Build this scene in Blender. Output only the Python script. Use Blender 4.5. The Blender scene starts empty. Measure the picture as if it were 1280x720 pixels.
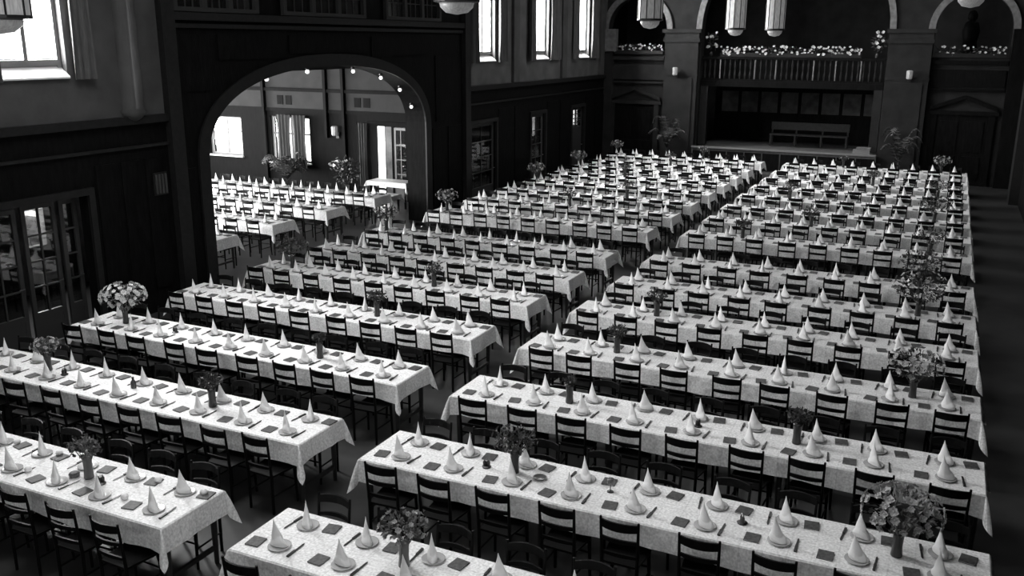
import bpy, math, random
from mathutils import Vector, Matrix
from mathutils.geometry import tessellate_polygon

random.seed(7)
SC = bpy.context.scene
COL = SC.collection
PI = math.pi

# ------------------------------------------------------------------ camera
EYE = Vector((0.0, 0.0, 5.017))
FOC = 1146.0                                   # focal length in pixels of a 1280-wide frame
yaw, pitch, roll = math.radians(-25.147), math.radians(15.097), math.radians(0.309)
FW = Vector((math.sin(yaw) * math.cos(pitch), math.cos(yaw) * math.cos(pitch), -math.sin(pitch)))
R0_ = Vector((math.cos(yaw), -math.sin(yaw), 0))
U0_ = R0_.cross(FW)
RT = math.cos(roll) * R0_ + math.sin(roll) * U0_
UP = -math.sin(roll) * R0_ + math.cos(roll) * U0_
cd = bpy.data.cameras.new('camera')
cam = bpy.data.objects.new('camera', cd)
COL.objects.link(cam)
cd.sensor_width = 36.0
cd.lens = 36.0 * FOC / 1280.0
cd.clip_end = 200
cam.matrix_world = Matrix(((RT.x, UP.x, -FW.x, EYE.x), (RT.y, UP.y, -FW.y, EYE.y), (RT.z, UP.z, -FW.z, EYE.z), (0, 0, 0, 1)))
SC.camera = cam

# ------------------------------------------------------------------ sky, exposure
SC.view_settings.view_transform = 'Standard'
SC.view_settings.look = 'None'
SC.view_settings.exposure = 0.35
SC.view_settings.gamma = 1.0
SC.view_settings.use_curve_mapping = False
w = bpy.data.worlds.new('overcast_sky')
SC.world = w
w.use_nodes = True
w.node_tree.nodes['Background'].inputs[0].default_value = (1, 1, 1, 1)
w.node_tree.nodes['Background'].inputs[1].default_value = 3.0
SC.cycles.max_bounces = 7
SC.cycles.diffuse_bounces = 4
SC.cycles.glossy_bounces = 3
SC.cycles.transparent_max_bounces = 12
SC.cycles.caustics_reflective = False
SC.cycles.caustics_refractive = False
SC.cycles.sample_clamp_indirect = 6.0


def daylight(name, loc, to, sx, sz, radiance):
    """Daylight entering one window or added laylight: an upright area lamp just outside its opening."""
    l = bpy.data.lights.new(name, 'AREA')
    l.shape = 'RECTANGLE'
    l.size, l.size_y = sx, sz
    l.energy = radiance * PI * sx * sz
    o = bpy.data.objects.new(name, l)
    COL.objects.link(o)
    o.location = loc
    o.rotation_euler = Vector(to).to_track_quat('-Z', 'Y').to_euler()
    return o


XL, XR = -13.2, 2.3            # inner faces of the hall's side walls
YB, YN = 37.2, -4.0            # end wall in view, wall behind the camera
ZC = 10.5
WIN_Z0, WIN_Z1 = 4.38, 8.4
LEFT_WINDOWS = [(9.58, 10.88), (25.40, 26.75), (29.70, 31.05), (33.80, 35.10)]
RIGHT_WINDOWS = [(1.6, 3.4)]
REAR_WINDOWS = [(-10.6, -8.6), (-6.6, -4.6), (-2.6, -0.6)]
LEFT_RAD = [90, 85, 85, 85]
for (a, b), L in zip(LEFT_WINDOWS, LEFT_RAD):
    daylight('daylight_left', (XL - 0.55, (a + b) / 2 + 0.35, (WIN_Z0 + WIN_Z1) / 2), (1, 0, 0), b - a + 1.0, WIN_Z1 - WIN_Z0 + 0.4, L)
for a, b in RIGHT_WINDOWS:
    daylight('daylight_right', (XR + 0.75, (a + b) / 2, (WIN_Z0 + WIN_Z1) / 2), (-1, 0, 0), b - a, WIN_Z1 - WIN_Z0, 9)
for a, b in REAR_WINDOWS:
    daylight('daylight_rear', ((a + b) / 2, YN - 0.55, 6.4), (0, 1, 0), b - a, 4.0, 0.9)

ADDED_ROOF_LIGHTS = [(-9.8, -4.4, 5.6, 9.8), (-8.6, -2.6, 28.0, 33.0)]     # unseen laylights, added to the hall ceiling for light from above
for (a, b, c, d), L in zip(ADDED_ROOF_LIGHTS, (9.0, 4.2)):
    daylight('added_roof_light', ((a + b) / 2, (c + d) / 2, ZC + 0.9), (0, 0, -1), b - a, d - c, L)

# ------------------------------------------------------------------ helpers
def grey(v):
    return (v, v, v, 1)


def mat(name, v, rough=0.6, var=0.0, scale=8.0, bump=0.0, bscale=40.0, spec=0.5, metal=0.0, emit=0.0, stretch=None, coat=0.0, sheen=0.0):
    m = bpy.data.materials.new(name)
    m.use_nodes = True
    nt = m.node_tree
    p = nt.nodes['Principled BSDF']
    p.inputs['Base Color'].default_value = grey(v)
    p.inputs['Roughness'].default_value = rough
    p.inputs['Metallic'].default_value = metal
    p.inputs['Specular IOR Level'].default_value = spec
    if emit:
        p.inputs['Emission Color'].default_value = grey(1)
        p.inputs['Emission Strength'].default_value = emit
    if var or bump:
        tc = nt.nodes.new('ShaderNodeTexCoord')
        mp = nt.nodes.new('ShaderNodeMapping')
        if stretch:
            mp.inputs['Scale'].default_value = stretch
        nt.links.new(tc.outputs['Object'], mp.inputs['Vector'])
    if var:
        n = nt.nodes.new('ShaderNodeTexNoise')
        n.inputs['Scale'].default_value = scale
        n.inputs['Detail'].default_value = 5
        r = nt.nodes.new('ShaderNodeValToRGB')
        r.color_ramp.elements[0].position = 0.3
        r.color_ramp.elements[1].position = 0.7
        r.color_ramp.elements[0].color = grey(v * (1 - var))
        r.color_ramp.elements[1].color = grey(min(0.95, v * (1 + var)))
        nt.links.new(mp.outputs[0], n.inputs['Vector'])
        nt.links.new(n.outputs['Fac'], r.inputs[0])
        nt.links.new(r.outputs[0], p.inputs['Base Color'])
    if bump:
        n2 = nt.nodes.new('ShaderNodeTexNoise')
        n2.inputs['Scale'].default_value = bscale
        n2.inputs['Detail'].default_value = 4
        b = nt.nodes.new('ShaderNodeBump')
        b.inputs['Strength'].default_value = bump
        b.inputs['Distance'].default_value = 0.02
        nt.links.new(mp.outputs[0], n2.inputs['Vector'])
        nt.links.new(n2.outputs['Fac'], b.inputs['Height'])
        nt.links.new(b.outputs[0], p.inputs['Normal'])
    return m


def cloth_mat():
    """White damask: woven squares a little duller than the ground, ironed creases and soft wrinkles."""
    m = mat('white_damask', 0.80, 0.62, spec=0.35)
    nt = m.node_tree
    p = nt.nodes['Principled BSDF']
    tc = nt.nodes.new('ShaderNodeTexCoord')
    ch = nt.nodes.new('ShaderNodeTexBrick')
    ch.offset = 0.0
    ch.inputs['Color1'].default_value = grey(0.83)
    ch.inputs['Color2'].default_value = grey(0.76)
    ch.inputs['Mortar'].default_value = grey(0.70)
    ch.inputs['Scale'].default_value = 1.0
    ch.inputs['Mortar Size'].default_value = 0.006
    ch.inputs['Brick Width'].default_value = 0.2
    ch.inputs['Row Height'].default_value = 0.2
    nt.links.new(tc.outputs['Object'], ch.inputs['Vector'])
    nz = nt.nodes.new('ShaderNodeTexNoise')
    nz.inputs['Scale'].default_value = 42
    nz.inputs['Detail'].default_value = 3
    nt.links.new(tc.outputs['Object'], nz.inputs['Vector'])
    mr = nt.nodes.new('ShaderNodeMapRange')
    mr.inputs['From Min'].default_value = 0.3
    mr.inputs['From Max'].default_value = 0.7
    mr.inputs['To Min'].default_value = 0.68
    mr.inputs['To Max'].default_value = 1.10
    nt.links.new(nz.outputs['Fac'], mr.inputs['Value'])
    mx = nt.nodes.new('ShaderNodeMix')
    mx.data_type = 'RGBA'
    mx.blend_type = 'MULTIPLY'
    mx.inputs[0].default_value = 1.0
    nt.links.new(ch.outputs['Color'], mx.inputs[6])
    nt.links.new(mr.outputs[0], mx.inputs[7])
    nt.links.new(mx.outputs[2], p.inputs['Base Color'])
    n2 = nt.nodes.new('ShaderNodeTexNoise')
    n2.inputs['Scale'].default_value = 5
    nt.links.new(tc.outputs['Object'], n2.inputs['Vector'])
    b1 = nt.nodes.new('ShaderNodeBump')
    b1.inputs['Strength'].default_value = 0.35
    b1.inputs['Distance'].default_value = 0.05
    nt.links.new(n2.outputs['Fac'], b1.inputs['Height'])
    b2 = nt.nodes.new('ShaderNodeBump')
    b2.inputs['Strength'].default_value = 0.25
    b2.inputs['Distance'].default_value = 0.01
    nt.links.new(ch.outputs['Fac'], b2.inputs['Height'])
    nt.links.new(b1.outputs[0], b2.inputs['Normal'])
    nt.links.new(b2.outputs[0], p.inputs['Normal'])
    return m


def glass_mat(name, tint=0.85, refl=0.08):
    m = bpy.data.materials.new(name)
    m.use_nodes = True
    nt = m.node_tree
    for n in list(nt.nodes):
        nt.nodes.remove(n)
    out = nt.nodes.new('ShaderNodeOutputMaterial')
    t = nt.nodes.new('ShaderNodeBsdfTransparent')
    t.inputs[0].default_value = grey(tint)
    g = nt.nodes.new('ShaderNodeBsdfGlossy')
    g.inputs['Roughness'].default_value = 0.03
    mx = nt.nodes.new('ShaderNodeMixShader')
    mx.inputs[0].default_value = refl
    nt.links.new(t.outputs[0], mx.inputs[1])
    nt.links.new(g.outputs[0], mx.inputs[2])
    nt.links.new(mx.outputs[0], out.inputs[0])
    return m


M = {}
M['cloth'] = cloth_mat()
M['napkin'] = mat('starched_linen', 0.72, 0.6, bump=0.15, bscale=30)
M['china'] = mat('grey_china', 0.36, 0.25)
M['menu'] = mat('dark_menu_cover', 0.055, 0.6, var=0.6, scale=45)
M['paper'] = mat('paper_pages', 0.6, 0.7)
M['handle'] = mat('dark_knife_handle', 0.012, 0.4)
M['steel'] = mat('dull_steel', 0.25, 0.35, metal=1.0)
M['chair'] = mat('black_stained_beech', 0.0035, 0.45, var=0.3, scale=20, spec=0.1)
M['seat'] = mat('dark_seat_plywood', 0.003, 0.5, var=0.3, scale=12, spec=0.1)
M['table_wood'] = mat('dark_table_wood', 0.015, 0.5, var=0.3, scale=14)
M['floor'] = mat('dark_waxed_floor', 0.03, 0.42, var=0.35, scale=2.2, spec=0.35)
M['floor_side'] = mat('side_room_floor', 0.045, 0.5, var=0.25, scale=2.0)
M['oak'] = mat('dark_panelling', 0.0045, 0.65, spec=0.06, var=0.5, scale=5.0, stretch=(3, 3, 0.6), bump=0.25, bscale=14)
M['oak_trim'] = mat('dark_oak_trim', 0.011, 0.5, spec=0.25, var=0.3, scale=10)
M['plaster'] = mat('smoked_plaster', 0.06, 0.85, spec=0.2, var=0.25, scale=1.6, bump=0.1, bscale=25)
M['plaster_far_flare'] = mat('window_bay_plaster_flare', 0.085, 0.85, var=0.25, scale=1.6, bump=0.1, bscale=25, spec=0.2)  # lighter copy of the plaster, window flare put into its colour
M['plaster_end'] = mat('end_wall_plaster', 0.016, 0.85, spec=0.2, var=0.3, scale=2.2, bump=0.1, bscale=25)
M['moulding'] = mat('pale_arch_moulding', 0.13, 0.8, var=0.3, scale=7)
M['plaster_side'] = mat('side_room_plaster', 0.032, 0.85, spec=0.1, var=0.15, scale=2.5)
M['panel_side'] = mat('side_room_panelling', 0.006, 0.7, spec=0.05, var=0.35, scale=6, stretch=(3, 3, 0.5))
M['ceiling'] = mat('hall_ceiling', 0.16, 0.9, var=0.2, scale=1.0)
M['frame'] = mat('painted_sash', 0.16, 0.5)
M['frame_dark'] = mat('dark_sash', 0.03, 0.45)
M['oak_sash'] = mat('oak_gallery_sash', 0.03, 0.6, spec=0.2)
M['sill'] = mat('white_sill', 0.62, 0.5)
M['glass'] = glass_mat('window_glass', 0.92, 0.06)
M['door_glass'] = glass_mat('door_glass', 0.55, 0.12)
M['dark_glass'] = mat('dark_gallery_glass', 0.01, 0.12, spec=0.6)
M['curtain'] = mat('grey_curtain', 0.065, 0.85, var=0.25, scale=9, stretch=(6, 6, 0.5))
M['metal'] = mat('black_ironwork', 0.02, 0.4, metal=0.6)
M['lamp_glass'] = mat('frosted_lantern_glass', 0.25, 0.4, var=0.35, scale=9, stretch=(4, 4, 0.7), emit=0.07)
M['bulb'] = mat('lit_bulb_glass', 0.9, 0.3, emit=0.8)
M['leaf'] = mat('dark_leaves', 0.03, 0.55, var=0.5, scale=25)
M['leaf_pale'] = mat('grey_leaves', 0.10, 0.55, var=0.5, scale=25)
M['bloom'] = mat('white_petals', 0.62, 0.6, var=0.25, scale=30)
M['bloom_mid'] = mat('mid_petals', 0.34, 0.6, var=0.4, scale=30)
M['bloom_dark'] = mat('dark_petals', 0.06, 0.6, var=0.5, scale=30)
M['vase'] = mat('dark_vase_glaze', 0.03, 0.2)
M['vase_grey'] = mat('grey_vase_glass', 0.10, 0.15)
M['bread'] = mat('pale_bread', 0.72, 0.7)
M['vestibule'] = mat('vestibule_wall', 0.22, 0.85, var=0.5, scale=2.4)
M['stage'] = mat('stage_boards', 0.09, 0.6, var=0.25, scale=8)
M['stage_edge'] = mat('stage_edge_board', 0.16, 0.55)
M['backdrop'] = mat('stage_hanging', 0.05, 0.8, var=0.6, scale=3)


class MB:
    """Collects simple solids into one mesh."""
    def __init__(s):
        s.v, s.f = [], []

    def add(s, vs, fs):
        o = len(s.v)
        s.v += [tuple(x) for x in vs]
        s.f += [tuple(i + o for i in f) for f in fs]
        return s

    def box(s, x0, x1, y0, y1, z0, z1):
        return s.add([(x0, y0, z0), (x1, y0, z0), (x1, y1, z0), (x0, y1, z0), (x0, y0, z1), (x1, y0, z1), (x1, y1, z1), (x0, y1, z1)],
                     [(0, 3, 2, 1), (4, 5, 6, 7), (0, 1, 5, 4), (1, 2, 6, 5), (2, 3, 7, 6), (3, 0, 4, 7)])

    def bar(s, a, b, ra, rb=None, n=6):
        rb = ra if rb is None else rb
        a, b = Vector(a), Vector(b)
        d = (b - a).normalized()
        e = d.cross(Vector((0, 0, 1)) if abs(d.z) < 0.9 else Vector((1, 0, 0))).normalized()
        g = d.cross(e)
        vs = []
        for c, r in ((a, ra), (b, rb)):
            for k in range(n):
                t = 2 * PI * k / n
                vs.append(c + e * math.cos(t) * r + g * math.sin(t) * r)
        fs = [(k, (k + 1) % n, n + (k + 1) % n, n + k) for k in range(n)]
        fs += [tuple(range(n - 1, -1, -1)), tuple(range(n, 2 * n))]
        return s.add(vs, fs)

    def lathe(s, prof, n=12, c=(0, 0, 0), close=True):
        vs = []
        for r, z in prof:
            for k in range(n):
                t = 2 * PI * k / n
                vs.append((c[0] + r * math.cos(t), c[1] + r * math.sin(t), c[2] + z))
        fs = []
        for i in range(len(prof) - 1):
            for k in range(n):
                q = (k + 1) % n
                fs.append((i * n + k, i * n + q, (i + 1) * n + q, (i + 1) * n + k))
        if close:
            fs.append(tuple(range(n - 1, -1, -1)))
            m = (len(prof) - 1) * n
            fs.append(tuple(range(m, m + n)))
        return s.add(vs, fs)

    def merge(s, other, loc=(0, 0, 0), rz=0.0):
        c, q = math.cos(rz), math.sin(rz)
        return s.add([(x * c - y * q + loc[0], x * q + y * c + loc[1], z + loc[2]) for x, y, z in other.v], other.f)

    def mesh(s, name, m, smooth=False):
        me = bpy.data.meshes.new(name)
        me.from_pydata(s.v, [], s.f)
        if isinstance(m, str):
            m = M[m]
        me.materials.append(m)
        if smooth:
            me.polygons.foreach_set('use_smooth', [True] * len(me.polygons))
        me.update()
        return me

    def obj(s, name, m, parent=None, loc=(0, 0, 0), rz=0.0, smooth=False):
        return put(name, s.mesh(name, m, smooth), parent, loc, rz)


def put(name, me, parent=None, loc=(0, 0, 0), rz=0.0):
    o = bpy.data.objects.new(name, me)
    COL.objects.link(o)
    o.location = loc
    o.rotation_euler = (0, 0, rz)
    if parent is not None:
        o.parent = parent
    return o


def tag(o, label, cat, group=None, kind=None):
    o['label'] = label
    o['category'] = cat
    if group:
        o['group'] = group
    if kind:
        o['kind'] = kind
    return o


def thing(name, label, cat, loc=(0, 0, 0), rz=0.0, group=None):
    return tag(put(name, None, None, loc, rz), label, cat, group)


def struct(name, mb, m, parent=None, label=None, smooth=False):
    o = mb.obj(name, m, parent, smooth=smooth)
    if parent is None:
        o['kind'] = 'structure'
        if label:
            o['label'] = label
    return o


def plate(outer, holes, f, depth):
    """A flat wall slab of the given outline with holes; f maps (u, v, d) to a point, d running 0..depth."""
    polys = [[Vector((u, v, 0)) for u, v in outer]] + [[Vector((u, v, 0)) for u, v in h] for h in holes]
    tris = tessellate_polygon(polys)
    pts = [p for q in polys for p in q]
    n = len(pts)
    mb = MB()
    vs = [f(p.x, p.y, 0) for p in pts] + [f(p.x, p.y, depth) for p in pts]
    fs = [tuple(t) for t in tris] + [tuple(i + n for i in reversed(t)) for t in tris]
    base = 0
    for q in polys:
        k = len(q)
        for i in range(k):
            a, b = base + i, base + (i + 1) % k
            fs.append((a, b, b + n, a + n))
        base += k
    return mb.add(vs, fs)


def rect(a, b, c, d):
    return [(a, c), (b, c), (b, d), (a, d)]


def arch(c, a, z0, zs, b, n=28, e=2.0):
    """Opening: jambs from z0 to the springing zs, then a (super)elliptic head of half-width a and rise b."""
    pts = [(c - a, z0)]
    for k in range(n + 1):
        t = PI - PI * k / n
        ct, st = math.cos(t), math.sin(t)
        pts.append((c + a * math.copysign(abs(ct) ** (2 / e), ct), zs + b * abs(st) ** (2 / e)))
    pts.append((c + a, z0))
    return pts


def project(p):
    d = Vector(p) - EYE
    z = d.dot(FW)
    if z < 0.2:
        return None
    return 640 + FOC * d.dot(RT) / z, 360 - FOC * d.dot(UP) / z, z


def in_view(p, m=40):
    q = project(p)
    return q is not None and -m < q[0] < 1280 + m and -m < q[1] < 720 + m


ORD = ['', 'first', 'second', 'third', 'fourth', 'fifth', 'sixth', 'seventh', 'eighth', 'ninth', 'tenth', 'eleventh', 'twelfth',
       'thirteenth', 'fourteenth', 'fifteenth']

# ------------------------------------------------------------------ floor, ceiling
struct('floor', MB().box(XL - 0.6, XR + 0.6, YN - 0.5, YB + 8.0, -0.2, 0.0), 'floor', label='dark waxed floor of the hall')
struct('floor_side_room', MB().box(-27.0, XL - 0.6, 13.5, 25.2, -0.2, 0.0), 'floor_side', label='grey floor of the room beyond the arch')
struct('floor_vestibule', MB().box(-17.0, XL - 0.6, 7.5, 13.5, -0.2, 0.0), 'floor_side', label='floor behind the near glazed doors')
struct('floor_corridor', MB().box(-17.0, XL - 0.6, 25.2, 45.0, -0.2, 0.0), 'floor_side', label='floor behind the doors past the arch')
struct('ceiling', plate(rect(XL - 0.6, XR + 0.6, YN - 0.5, YB + 8.0), [rect(*q) for q in ADDED_ROOF_LIGHTS], lambda u, v, d: (u, v, ZC + d), 0.2), 'ceiling', label='plain hall ceiling with two added laylights')
struct('ceiling_side_room', MB().box(-26.0, XL - 0.6, 13.45, 25.4, 4.32, 4.40), 'plaster_side', label='ceiling of the room beyond the arch')

for i, (a, b, c, d) in enumerate(ADDED_ROOF_LIGHTS):
    root = put('window_%d' % (10 + i), None)  # root of one added laylight
    root['kind'] = 'structure'
    root['label'] = ('added ceiling laylight over the near tables', 'added ceiling laylight over the far tables')[i]
    for k in range(5):
        x = a + (b - a) * k / 4
        MB().box(x - 0.05, x + 0.05, c, d, ZC + 0.02, ZC + 0.12).obj('mullion', 'frame', root)
        if k < 4:
            MB().box(x + 0.05, x + (b - a) / 4 - 0.05, c, d, ZC + 0.06, ZC + 0.07).obj('pane', 'glass', root)

# ------------------------------------------------------------------ left wall
fx = lambda u, v, d: (XL - d, u, v)
A_C, A_A, A_S, A_B, A_E = 18.13, 4.22, 2.62, 1.80, 2.4
dado_top = 3.66
arch_open = arch(A_C, A_A, 0.0, A_S, A_B, 44, A_E)
near_door = (8.95, 10.98, 0.0, 2.42)
far_doors = [(25.0, 26.75, 0.0, 2.52), (29.55, 30.75, 0.0, 2.52), (33.4, 34.65, 0.0, 2.52)]
holes_near = [rect(a, b, WIN_Z0, WIN_Z1) for a, b in LEFT_WINDOWS[:1]]
holes_far = [rect(a, b, WIN_Z0, WIN_Z1) for a, b in LEFT_WINDOWS[1:]]
o = struct('wall_left', plate([(YN, dado_top), (12.9, dado_top), (12.9, ZC), (YN, ZC)], holes_near, fx, 0.26), 'plaster', label='smoked plaster of the window wall, nearer bay')
struct('wall_left_plaster', plate([(24.85, dado_top), (YB, dado_top), (YB, ZC), (24.85, ZC)], holes_far, fx, 0.26), 'plaster_far_flare', label='smoked plaster of the window wall, bay past the arch')
nd = near_door
struct('wall_left_panelling', plate([(YN, 0), (nd[0], 0), (nd[0], nd[3]), (nd[1], nd[3]), (nd[1], 0), (12.9, 0), (12.9, dado_top), (YN, dado_top)], [], fx, 0.2), 'oak', label='dark wood panelling under the near windows')
pts = [(24.85, 0)]
for a, b, z0, z1 in far_doors:
    pts += [(a, 0), (a, z1), (b, z1), (b, 0)]
pts += [(YB, 0), (YB, dado_top), (24.85, dado_top)]
struct('wall_left_far_panelling', plate(pts, [], fx, 0.2), 'oak', label='dark wood panelling under the far windows')
pts = [(12.9, 0)] + arch_open + [(24.85, 0), (24.85, ZC), (12.9, ZC)]
struct('wall_left_arch', plate(pts, [], fx, 0.6), 'oak', label='dark panelled wall pierced by the wide low arch')

# arch moulding, dado cap, rails and pilasters
mb = MB()
for i in range(len(arch_open) - 1):
    (a, za), (b, zb) = arch_open[i], arch_open[i + 1]
    def off(p, k):
        dx, dz = p[0] - A_C, max(p[1] - A_S, 0) * 1.6
        l = math.hypot(dx, dz) or 1
        return p[0] + dx / l * k, p[1] + (dz / l * k if p[1] > A_S else 0)
    a1, b1 = off((a, za), 0.28), off((b, zb), 0.28)
    q = [(a, za), (b, zb), b1, a1]
    vs = [(XL + 0.002, u, v) for u, v in q] + [(XL + 0.05, u, v) for u, v in q]
    mb.add(vs, [(4, 5, 6, 7), (0, 1, 5, 4), (2, 3, 7, 6), (0, 4, 7, 3), (1, 2, 6, 5)])
struct('trim_1', mb, 'oak_trim', label='dark moulding round the wide arch')
mb = MB()
for y0, y1 in ((YN, 12.9), (24.85, YB)):
    mb.box(XL + 0.002, XL + 0.09, y0, y1, dado_top - 0.12, dado_top + 0.02)
    mb.box(XL + 0.002, XL + 0.05, y0, y1, dado_top - 0.55, dado_top - 0.50)
struct('trim_2', mb, 'oak_trim', label='cap rail of the dark panelling')
mb = MB()
mb.box(XL + 0.002, XL + 0.12, 12.95, 24.8, 5.36, 5.50)
mb.box(XL + 0.002, XL + 0.06, 12.95, 24.8, 5.22, 5.30)
struct('trim_3', mb, 'oak_trim', label='sill rail under the gallery windows')
mb = MB()
for y in (13.05, 24.70):
    mb.box(XL + 0.002, XL + 0.14, y - 0.16, y + 0.16, 0, ZC)
struct('trim_4', mb, 'oak_trim', label='upright posts either side of the arched bay')
mb = MB()
for y in (28.2, 32.4, 36.5, 8.0, 3.9):
    mb.box(XL + 0.002, XL + 0.10, y - 0.22, y + 0.22, dado_top + 0.03, ZC)
struct('trim_5', mb, 'plaster', label='flat pilasters between the tall windows')
struct('trim_6', MB().lathe([(0.02, -0.18), (0.16, -0.1), (0.25, 0.02), (0.20, 0.08), (0.20, 6.6)], 16, (XL + 0.03, 12.12, 3.75)), 'plaster', label='pale half-round shaft on a small corbel', smooth=True)
# wood panel pieces on the dado: raised fields, one part each
panels = bpy.data.objects['wall_left_panelling']
for k in range(9):
    y = 11.2 + k * 0.55 if k < 3 else 8.75 - (k - 3) * 1.05
    wd = 0.42 if k < 3 else 0.85
    MB().box(XL + 0.002, XL + 0.025, y - (0 if k < 3 else wd), y + (wd if k < 3 else 0), 0.45, 2.9).obj('panel', 'oak', panels)
panels = bpy.data.objects['wall_left_far_panelling']
for y0, y1 in ((27.0, 28.1), (28.25, 29.3), (31.0, 32.1), (32.25, 33.2), (34.9, 35.9), (36.05, 37.0)):
    MB().box(XL + 0.002, XL + 0.025, y0, y1, 0.45, 2.9).obj('panel', 'oak', panels)
panels = bpy.data.objects['wall_left_arch']
for y0, y1, z0, z1 in ((13.25, 13.55, 0.4, 2.6), (22.75, 23.5, 0.4, 2.6), (23.65, 24.45, 0.4, 2.6), (22.95, 24.45, 2.8, 4.6), (13.3, 14.2, 4.05, 5.1), (14.4, 16.4, 4.62, 5.1), (16.6, 19.6, 4.72, 5.1), (19.8, 22.4, 4.62, 5.1)):
    MB().box(XL + 0.002, XL + 0.03, y0, y1, z0, z1).obj('panel', 'oak', panels)


def hall_window(n, y0, y1, label, side=-1, x=XL, z0=WIN_Z0, z1=WIN_Z1, fr='frame', cols=2):
    """Two-light sash window set back in the wall; frame, mullion, bars, panes and sill are its pieces."""
    root = put('window_%d' % n, None)
    root['kind'] = 'structure'
    root['label'] = label
    xo = x + side * 0.16
    f = MB()
    t = 0.07
    f.box(xo - 0.04, xo + 0.04, y0, y0 + t, z0, z1).box(xo - 0.04, xo + 0.04, y1 - t, y1, z0, z1)
    f.box(xo - 0.04, xo + 0.04, y0 + t, y1 - t, z0 + 0.20, z0 + 0.30).box(xo - 0.04, xo + 0.04, y0 + t, y1 - t, z1 - t, z1)
    f.obj('window_frame', fr, root)
    for c in range(1, cols):
        ym = y0 + (y1 - y0) * c / cols
        MB().box(xo - 0.05, xo + 0.05, ym - 0.035, ym + 0.035, z0 + 0.3, z1 - t).obj('mullion', fr, root)
    zt = z0 + 2.6
    MB().box(xo - 0.035, xo + 0.035, y0 + t, y1 - t, zt - 0.04, zt + 0.04).obj('transom', fr, root)
    for c in range(cols):
        ya = y0 + t + (y1 - y0 - 2 * t) * c / cols + 0.03
        yb = y0 + t + (y1 - y0 - 2 * t) * (c + 1) / cols - 0.03
        for za, zb in ((z0 + 0.3, zt - 0.04), (zt + 0.04, z1 - t)):
            MB().box(xo - 0.004, xo + 0.004, ya, yb, za, zb).obj('pane', 'glass', root)
    xa, xb = sorted((x - side * 0.10, xo))
    s = MB().add([(xo, y0, z0 + 0.20), (xo, y1, z0 + 0.20), (x - side * 0.06, y1, z0 + 0.03), (x - side * 0.06, y0, z0 + 0.03),
                  (xo, y0, z0 + 0.001), (xo, y1, z0 + 0.001), (x - side * 0.06, y1, z0 + 0.001), (x - side * 0.06, y0, z0 + 0.001)],
                 [(0, 1, 2, 3), (7, 6, 5, 4), (3, 2, 6, 7), (0, 3, 7, 4), (1, 5, 6, 2), (0, 4, 5, 1)])
    s.obj('window_sill', 'sill', root)
    return root


names = ['tall window just before the half-round shaft',
         'tall bright window just past the arch', 'tall bright window second past the arch', 'tall bright window beside the end wall']
for i, (a, b) in enumerate(LEFT_WINDOWS):
    hall_window(i + 1, a, b, names[i])


def curtain_mesh(width, height, seed):
    rnd = random.Random(seed)
    mb = MB()
    n = 28
    ph = rnd.random() * 6
    vs = []
    for j in range(7):
        z = height * j / 6
        for i in range(n + 1):
            t = i / n
            y = width * (t - 0.5) * (1.0 - 0.15 * math.sin(PI * j / 6))
            x = 0.05 * math.sin(t * 21 + ph) + 0.02 * math.sin(t * 47 + ph * 2) + 0.01 * math.sin(j * 1.3 + t * 9)
            vs.append((x, y, z))
    m = len(vs)
    vs += [(x - 0.012, y, z) for x, y, z in vs]
    fs = []
    for j in range(6):
        for i in range(n):
            a = j * (n + 1) + i
            fs.append((a, a + 1, a + n + 2, a + n + 1))
            fs.append((a + m, a + n + 1 + m, a + n + 2 + m, a + 1 + m))
    return mb.add(vs, fs)


CURT = ['near', 'shaft']
cur = [(9.40, 0.36, 'grey curtain on near side of the window before the half-round shaft'), (11.12, 0.44, 'grey curtain between that window and the half-round shaft'),
       (25.16, 0.40, 'narrow curtain on near side of first window past the arch'), (27.10, 0.66, 'long curtain on far side of first window past the arch'),
       (29.40, 0.46, 'narrow curtain on near side of second window past the arch'), (31.55, 0.95, 'long curtain on far side of second window past the arch'),
       (33.50, 0.46, 'narrow curtain on near side of the window by the end wall'), (35.50, 0.80, 'long curtain on far side of the window by the end wall')]
cur[1] = (11.12, 0.44, 'grey curtain hanging between near left window and the half-round shaft')
for i, (y, wd, lab) in enumerate(cur):
    c = curtain_mesh(wd, WIN_Z1 - WIN_Z0 + 0.35, i).obj('curtain', 'curtain', None, (XL + 0.12, y, WIN_Z0 - 0.02), smooth=True)
    tag(c, lab, 'curtain', 'curtains at the hall windows')

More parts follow.
